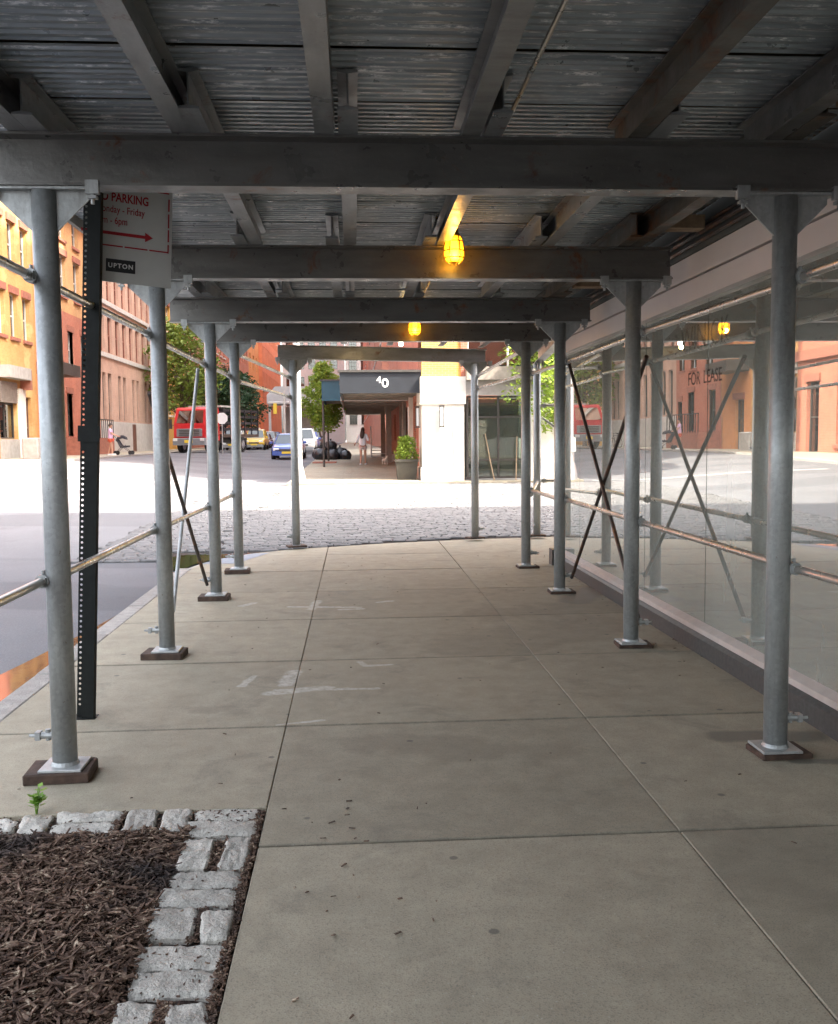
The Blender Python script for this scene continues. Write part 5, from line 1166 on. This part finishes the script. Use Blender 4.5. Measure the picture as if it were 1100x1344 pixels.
def person(name, label, loc, rz, top_mat, bottom_mat, hair, arms, stride=.12, sleeve=.55, long_hair=False):
    """front towards -Y, 1.68 m"""
    t = thing(name, label, 'person', loc, rz)
    V = [(0, 0, .93), (0, 0, 1.10), (0, 0, 1.28), (0, 0, 1.40), (0, -.01, 1.48), (0, -.02, 1.56), (0, -.02, 1.63)]; R = [(.15, .11), (.13, .095), (.15, .1), (.09, .07), (.05, .05), (.075, .09), (.06, .075)]
    Ed = [(0, 1), (1, 2), (2, 3), (3, 4), (4, 5), (5, 6)]
    legs = {}
    for s in (-1, 1):
        k = len(V); dy = s*stride
        V += [(s*.09, 0, .86), (s*.095, dy*.5-.02, .48), (s*.095, dy+.03, .10), (s*.10, dy+.02, .045), (s*.105, dy-.12, .035)]; R += [.085, .058, .04, .04, (.038, .03)]
        Ed += [(0, k), (k, k+1), (k+1, k+2), (k+2, k+3), (k+3, k+4)]
        sh, el, wr = (s*.175, 0, 1.37), arms[s][0], arms[s][1]; k = len(V)
        V += [sh, el, wr]; R += [.052, .04, .027]; Ed += [(3, k), (k, k+1), (k+1, k+2)]
        d = (Vector(wr)-Vector(el)).normalized(); sd = d.cross(Vector((0, 1, 0.2))).normalized(); hnd = Vector(wr)+d*.055; k2 = len(V); V.append(tuple(hnd)); R.append((.034, .018)); Ed.append((k+2, k2))
        for q in range(4):
            f0 = hnd+d*.02+sd*(q-1.5)*.02; f1 = f0+d*(.045+.008*(1-abs(q-1.3))); f2 = f1+(d*.75+Vector((0, -.6, 0))).normalized()*.03; k3 = len(V); V += [tuple(f0), tuple(f1), tuple(f2)]; R += [.0095, .009, .0075]; Ed += [(k2, k3), (k3, k3+1), (k3+1, k3+2)]
        th = hnd-d*.02+sd*.035*s; k3 = len(V); V += [tuple(th), tuple(th+d*.035+sd*s*.012)]; R += [.010, .008]; Ed += [(k2, k3), (k3, k3+1)]
    link('body', skin_mesh('body', V, Ed, R), 'skin', t)
    hd = MB(); 
    n, m = 14, 11
    for j in range(m):
        th = math.pi*j/(m-1)
        for k in range(n):
            ph = 2*math.pi*k/n; x, y, z = math.sin(th)*math.cos(ph), math.sin(th)*math.sin(ph), math.cos(th)
            hd.v.append((x*.078*(1-.18*max(0, -z)), y*.10-.02, z*.118+1.60))
    hd.f = [(j*n+k, j*n+(k+1) % n, (j+1)*n+(k+1) % n, (j+1)*n+k) for j in range(m-1) for k in range(n)]; ho = hd.build('head', 'skin', t, True)
    MB().add([(0, -.118, 1.615), (-.014, -.117, 1.575), (.014, -.117, 1.575), (0, -.14, 1.578)], [(0, 1, 3), (0, 3, 2), (1, 2, 3)]).build('nose', 'skin', ho)
    for s in (-1, 1): MB().lathe([(0, .01), (.011, .004), (.011, -.004), (0, -.01)], 8, (s*.032, -.108, 1.612)).build('eye', 'hair_dark', ho); MB().lathe([(0, .03), (.014, .015), (.014, -.015), (0, -.03)], 8, (s*.08, -.01, 1.60)).build('ear', 'skin', ho)
    MB().box((-.025, -.118, 1.54), (.025, -.108, 1.548)).build('mouth', 'lintel_brown', ho)
    h = MB()
    for j in range(m):
        th = math.pi*j/(m-1)*(.62)
        for k in range(n):
            ph = 2*math.pi*k/n; x, y, z = math.sin(th)*math.cos(ph), math.sin(th)*math.sin(ph), math.cos(th)
            f = 1.13+.05*noise.noise((x*5, y*5, z*5)); zz = z if y > -.3 else max(z, .25); h.v.append((x*.08*f, y*.10*f-.015, zz*.12*f+1.605))
    h.f = [(j*n+k, j*n+(k+1) % n, (j+1)*n+(k+1) % n, (j+1)*n+k) for j in range(m-1) for k in range(n)]; h.build('hair', hair, t, True)
    if long_hair: link('long_hair', skin_mesh('lh', [(0, .05, 1.62), (0, .09, 1.5), (.02, .12, 1.34), (.03, .12, 1.2)], [(0, 1), (1, 2), (2, 3)], [(.085, .06), (.11, .05), (.115, .045), (.06, .03)]), hair, t)
    TV = [(0, 0, .86), (0, 0, 1.0), (0, 0, 1.15), (0, 0, 1.28), (0, 0, 1.39)]; TR = [(.185, .15), (.17, .135), (.16, .12), (.17, .12), (.105, .085)]; TE = [(0, 1), (1, 2), (2, 3), (3, 4)]
    for s in (-1, 1):
        sh, el, wr = Vector((s*.175, 0, 1.37)), Vector(arms[s][0]), Vector(arms[s][1]); k = len(TV)
        TV += [tuple(sh), tuple(sh.lerp(el, min(1, sleeve*2)))]; TR += [.068, .058]; TE += [(4, k), (k, k+1)]
        if sleeve > .5: TV.append(tuple(el.lerp(wr, (sleeve-.5)*2*.95))); TR.append(.046); TE.append((k+1, k+2))
    link('shirt', skin_mesh('shirt', TV, TE, TR), top_mat, t)
    SV = [(0, 0, .94)]; SR = [(.165, .125)]; SE = []
    for s in (-1, 1): k = len(SV); SV += [(s*.09, 0, .83), (s*.098, s*stride*.3, .64)]; SR += [.105, .09]; SE += [(0, k), (k, k+1)]
    link('shorts', skin_mesh('shorts', SV, SE, SR), bottom_mat, t)
    for s in (-1, 1): MB().bbox((s*.105-.045, s*stride-.17, .0), (s*.105+.045, s*stride+.075, .085), .025).build('shoe', 'shoe_white', t)
    return t
person('person', 'person with long dark hair in a loose pale shirt and shorts on the shaded sidewalk', P(.42, 44.4), R_(172), 'shirt_white', 'shorts_pale', 'hair_dark',
       {-1: ((-.25, .02, 1.12), (-.24, -.2, 1.22)), 1: ((.25, .02, 1.12), (.36, -.12, .98))}, .10, .9, True)
person('person', 'person in a lavender shirt and red shorts bending towards a stroller', P(-13.2, 53.6), R_(95), 'shirt_lavender', 'shorts_red', 'hair_dark',
       {-1: ((-.26, -.12, 1.15), (-.2, -.36, 1.05)), 1: ((.26, -.12, 1.15), (.2, -.36, 1.05))}, .12, .35)
sr = thing('stroller', 'dark folding stroller pushed along the opposite pavement', 'stroller', P(-12.72, 54.3), R_(90))
for s in (-1, 1):
    MB().path([(s*.24, -.45, .12), (s*.24, .1, .55), (s*.24, .5, 1.02)], .015, 6).build('frame_tube', 'frame_dark', sr); MB().path([(s*.24, .35, .12), (s*.24, -.1, .55)], .015, 6).build('frame_tube', 'frame_dark', sr)
    for y in (-.45, .35): o = MB().lathe([(0, -.02), (.1, -.025), (.12, 0), (.1, .025), (0, .02)], 14).build('wheel', 'rubber', sr, True); o.matrix_basis = Matrix.Translation((s*.26, y, .12)) @ Matrix.Rotation(R_(90), 4, 'Y')
MB().prism([(-.35, .42), (.1, .38), (.32, .85), (.25, .9), (.02, .5), (-.35, .52)], (-.22, 0, 0), (0, 1, 0), (0, 0, 1), (1, 0, 0), .44).build('seat', 'fabric_dark', sr)
MB().prism([(.30, .85), (.22, 1.02), (0, 1.08), (-.18, .98), (-.24, .84), (.0, .92)], (-.23, 0, 0), (0, 1, 0), (0, 0, 1), (1, 0, 0), .46).build('hood', 'fabric_dark', sr); MB().tube((-.24, .5, 1.02), (.24, .5, 1.02), .016, 8).build('handle', 'frame_dark', sr)
dg = thing('dog', 'small white dog standing on the shaded sidewalk beside the person with long hair', 'dog', P(1.42, 44.3), R_(20))
V = [(0, .16, .24), (0, 0, .23), (0, -.14, .24), (0, -.22, .31), (0, -.25, .36), (0, -.33, .345), (0, .24, .30), (0, .27, .36)]; R = [.065, .06, .078, .05, .06, .028, .025, .02]; Ed = [(0, 1), (1, 2), (2, 3), (3, 4), (4, 5), (0, 6), (6, 7)]
for s in (-1, 1):
    k = len(V); V += [(s*.05, .17, .18), (s*.055, .14, .13), (s*.055, .19, .08), (s*.055, .175, .02)]; R += [.045, .03, .02, .022]; Ed += [(0, k), (k, k+1), (k+1, k+2), (k+2, k+3)]
    k = len(V); V += [(s*.05, -.15, .17), (s*.055, -.14, .09), (s*.055, -.15, .02)]; R += [.035, .022, .022]; Ed += [(2, k), (k, k+1), (k+1, k+2)]
    k = len(V); V += [(s*.04, -.235, .42), (s*.05, -.245, .45)]; R += [.018, .008]; Ed += [(4, k), (k, k+1)]
link('body', skin_mesh('dog', V, Ed, R, 1), 'fur_white', dg); MB().lathe([(0, .012), (.013, 0), (0, -.012)], 8, (0, -.36, .352)).build('nose', 'rubber', dg)
pg = thing('pigeon', 'dark pigeon standing on the opposite pavement near the concrete blocks', 'bird', P(-13.4, 43.6), R_(-50), None, 1.5)
V = [(0, .14, .10), (0, .05, .13), (0, -.05, .15), (0, -.09, .20), (0, -.10, .235), (0, -.135, .228)]; link('body', skin_mesh('pigeon', V, [(0, 1), (1, 2), (2, 3), (3, 4), (4, 5)], [(.03, .012), .055, .06, .03, .032, .009], 2), 'pigeon_grey', pg)
for s in (-1, 1): MB().tube((s*.025, -.01, .1), (s*.025, -.01, 0), .006, 6).build('leg', 'sign_red', pg); MB().add([(s*.055, -.05, .18), (s*.065, .05, .17), (s*.03, .2, .13), (s*.058, .06, .12)], [(0, 1, 2, 3)]).build('wing', 'pigeon_grey', pg)
for k, (x, ln, lab) in enumerate(((4.30, -.28, 'pale pole standing in for a reflected line leaning across the glazed shopfront, beside the white pier'), (5.2, .05, 'pale upright pole standing in for a reflected line before the far shopfront pane'))):  # pale poles built in place of reflected lines in the glass
    tag(MB().path([(0, 0, 0), (ln*.5, .06, .7), (ln, .10, 1.5-.1*k)], .02, 8, .015).build('reflection_pole', 'timber_pale'), lab, 'stake').location = P(x+ (.2 if k == 0 else 0), 30.75)

O = (2.3, 212, .7); wins = [(1+k*8.2, 3.6+k*8.2, z, z+2.6) for k in range(11) for z in (4.5, 9, 13.5)]  # terrace added to keep direct sun off the lofts opposite
building('shade_terrace', 'tall dark brick terrace added farthest along the canopy side to shade the lofts opposite', O, su, sn, 99, 46, wins, 'brick_dark_red', kw=dict(frame='frame_dark', sill='stone_pale'))
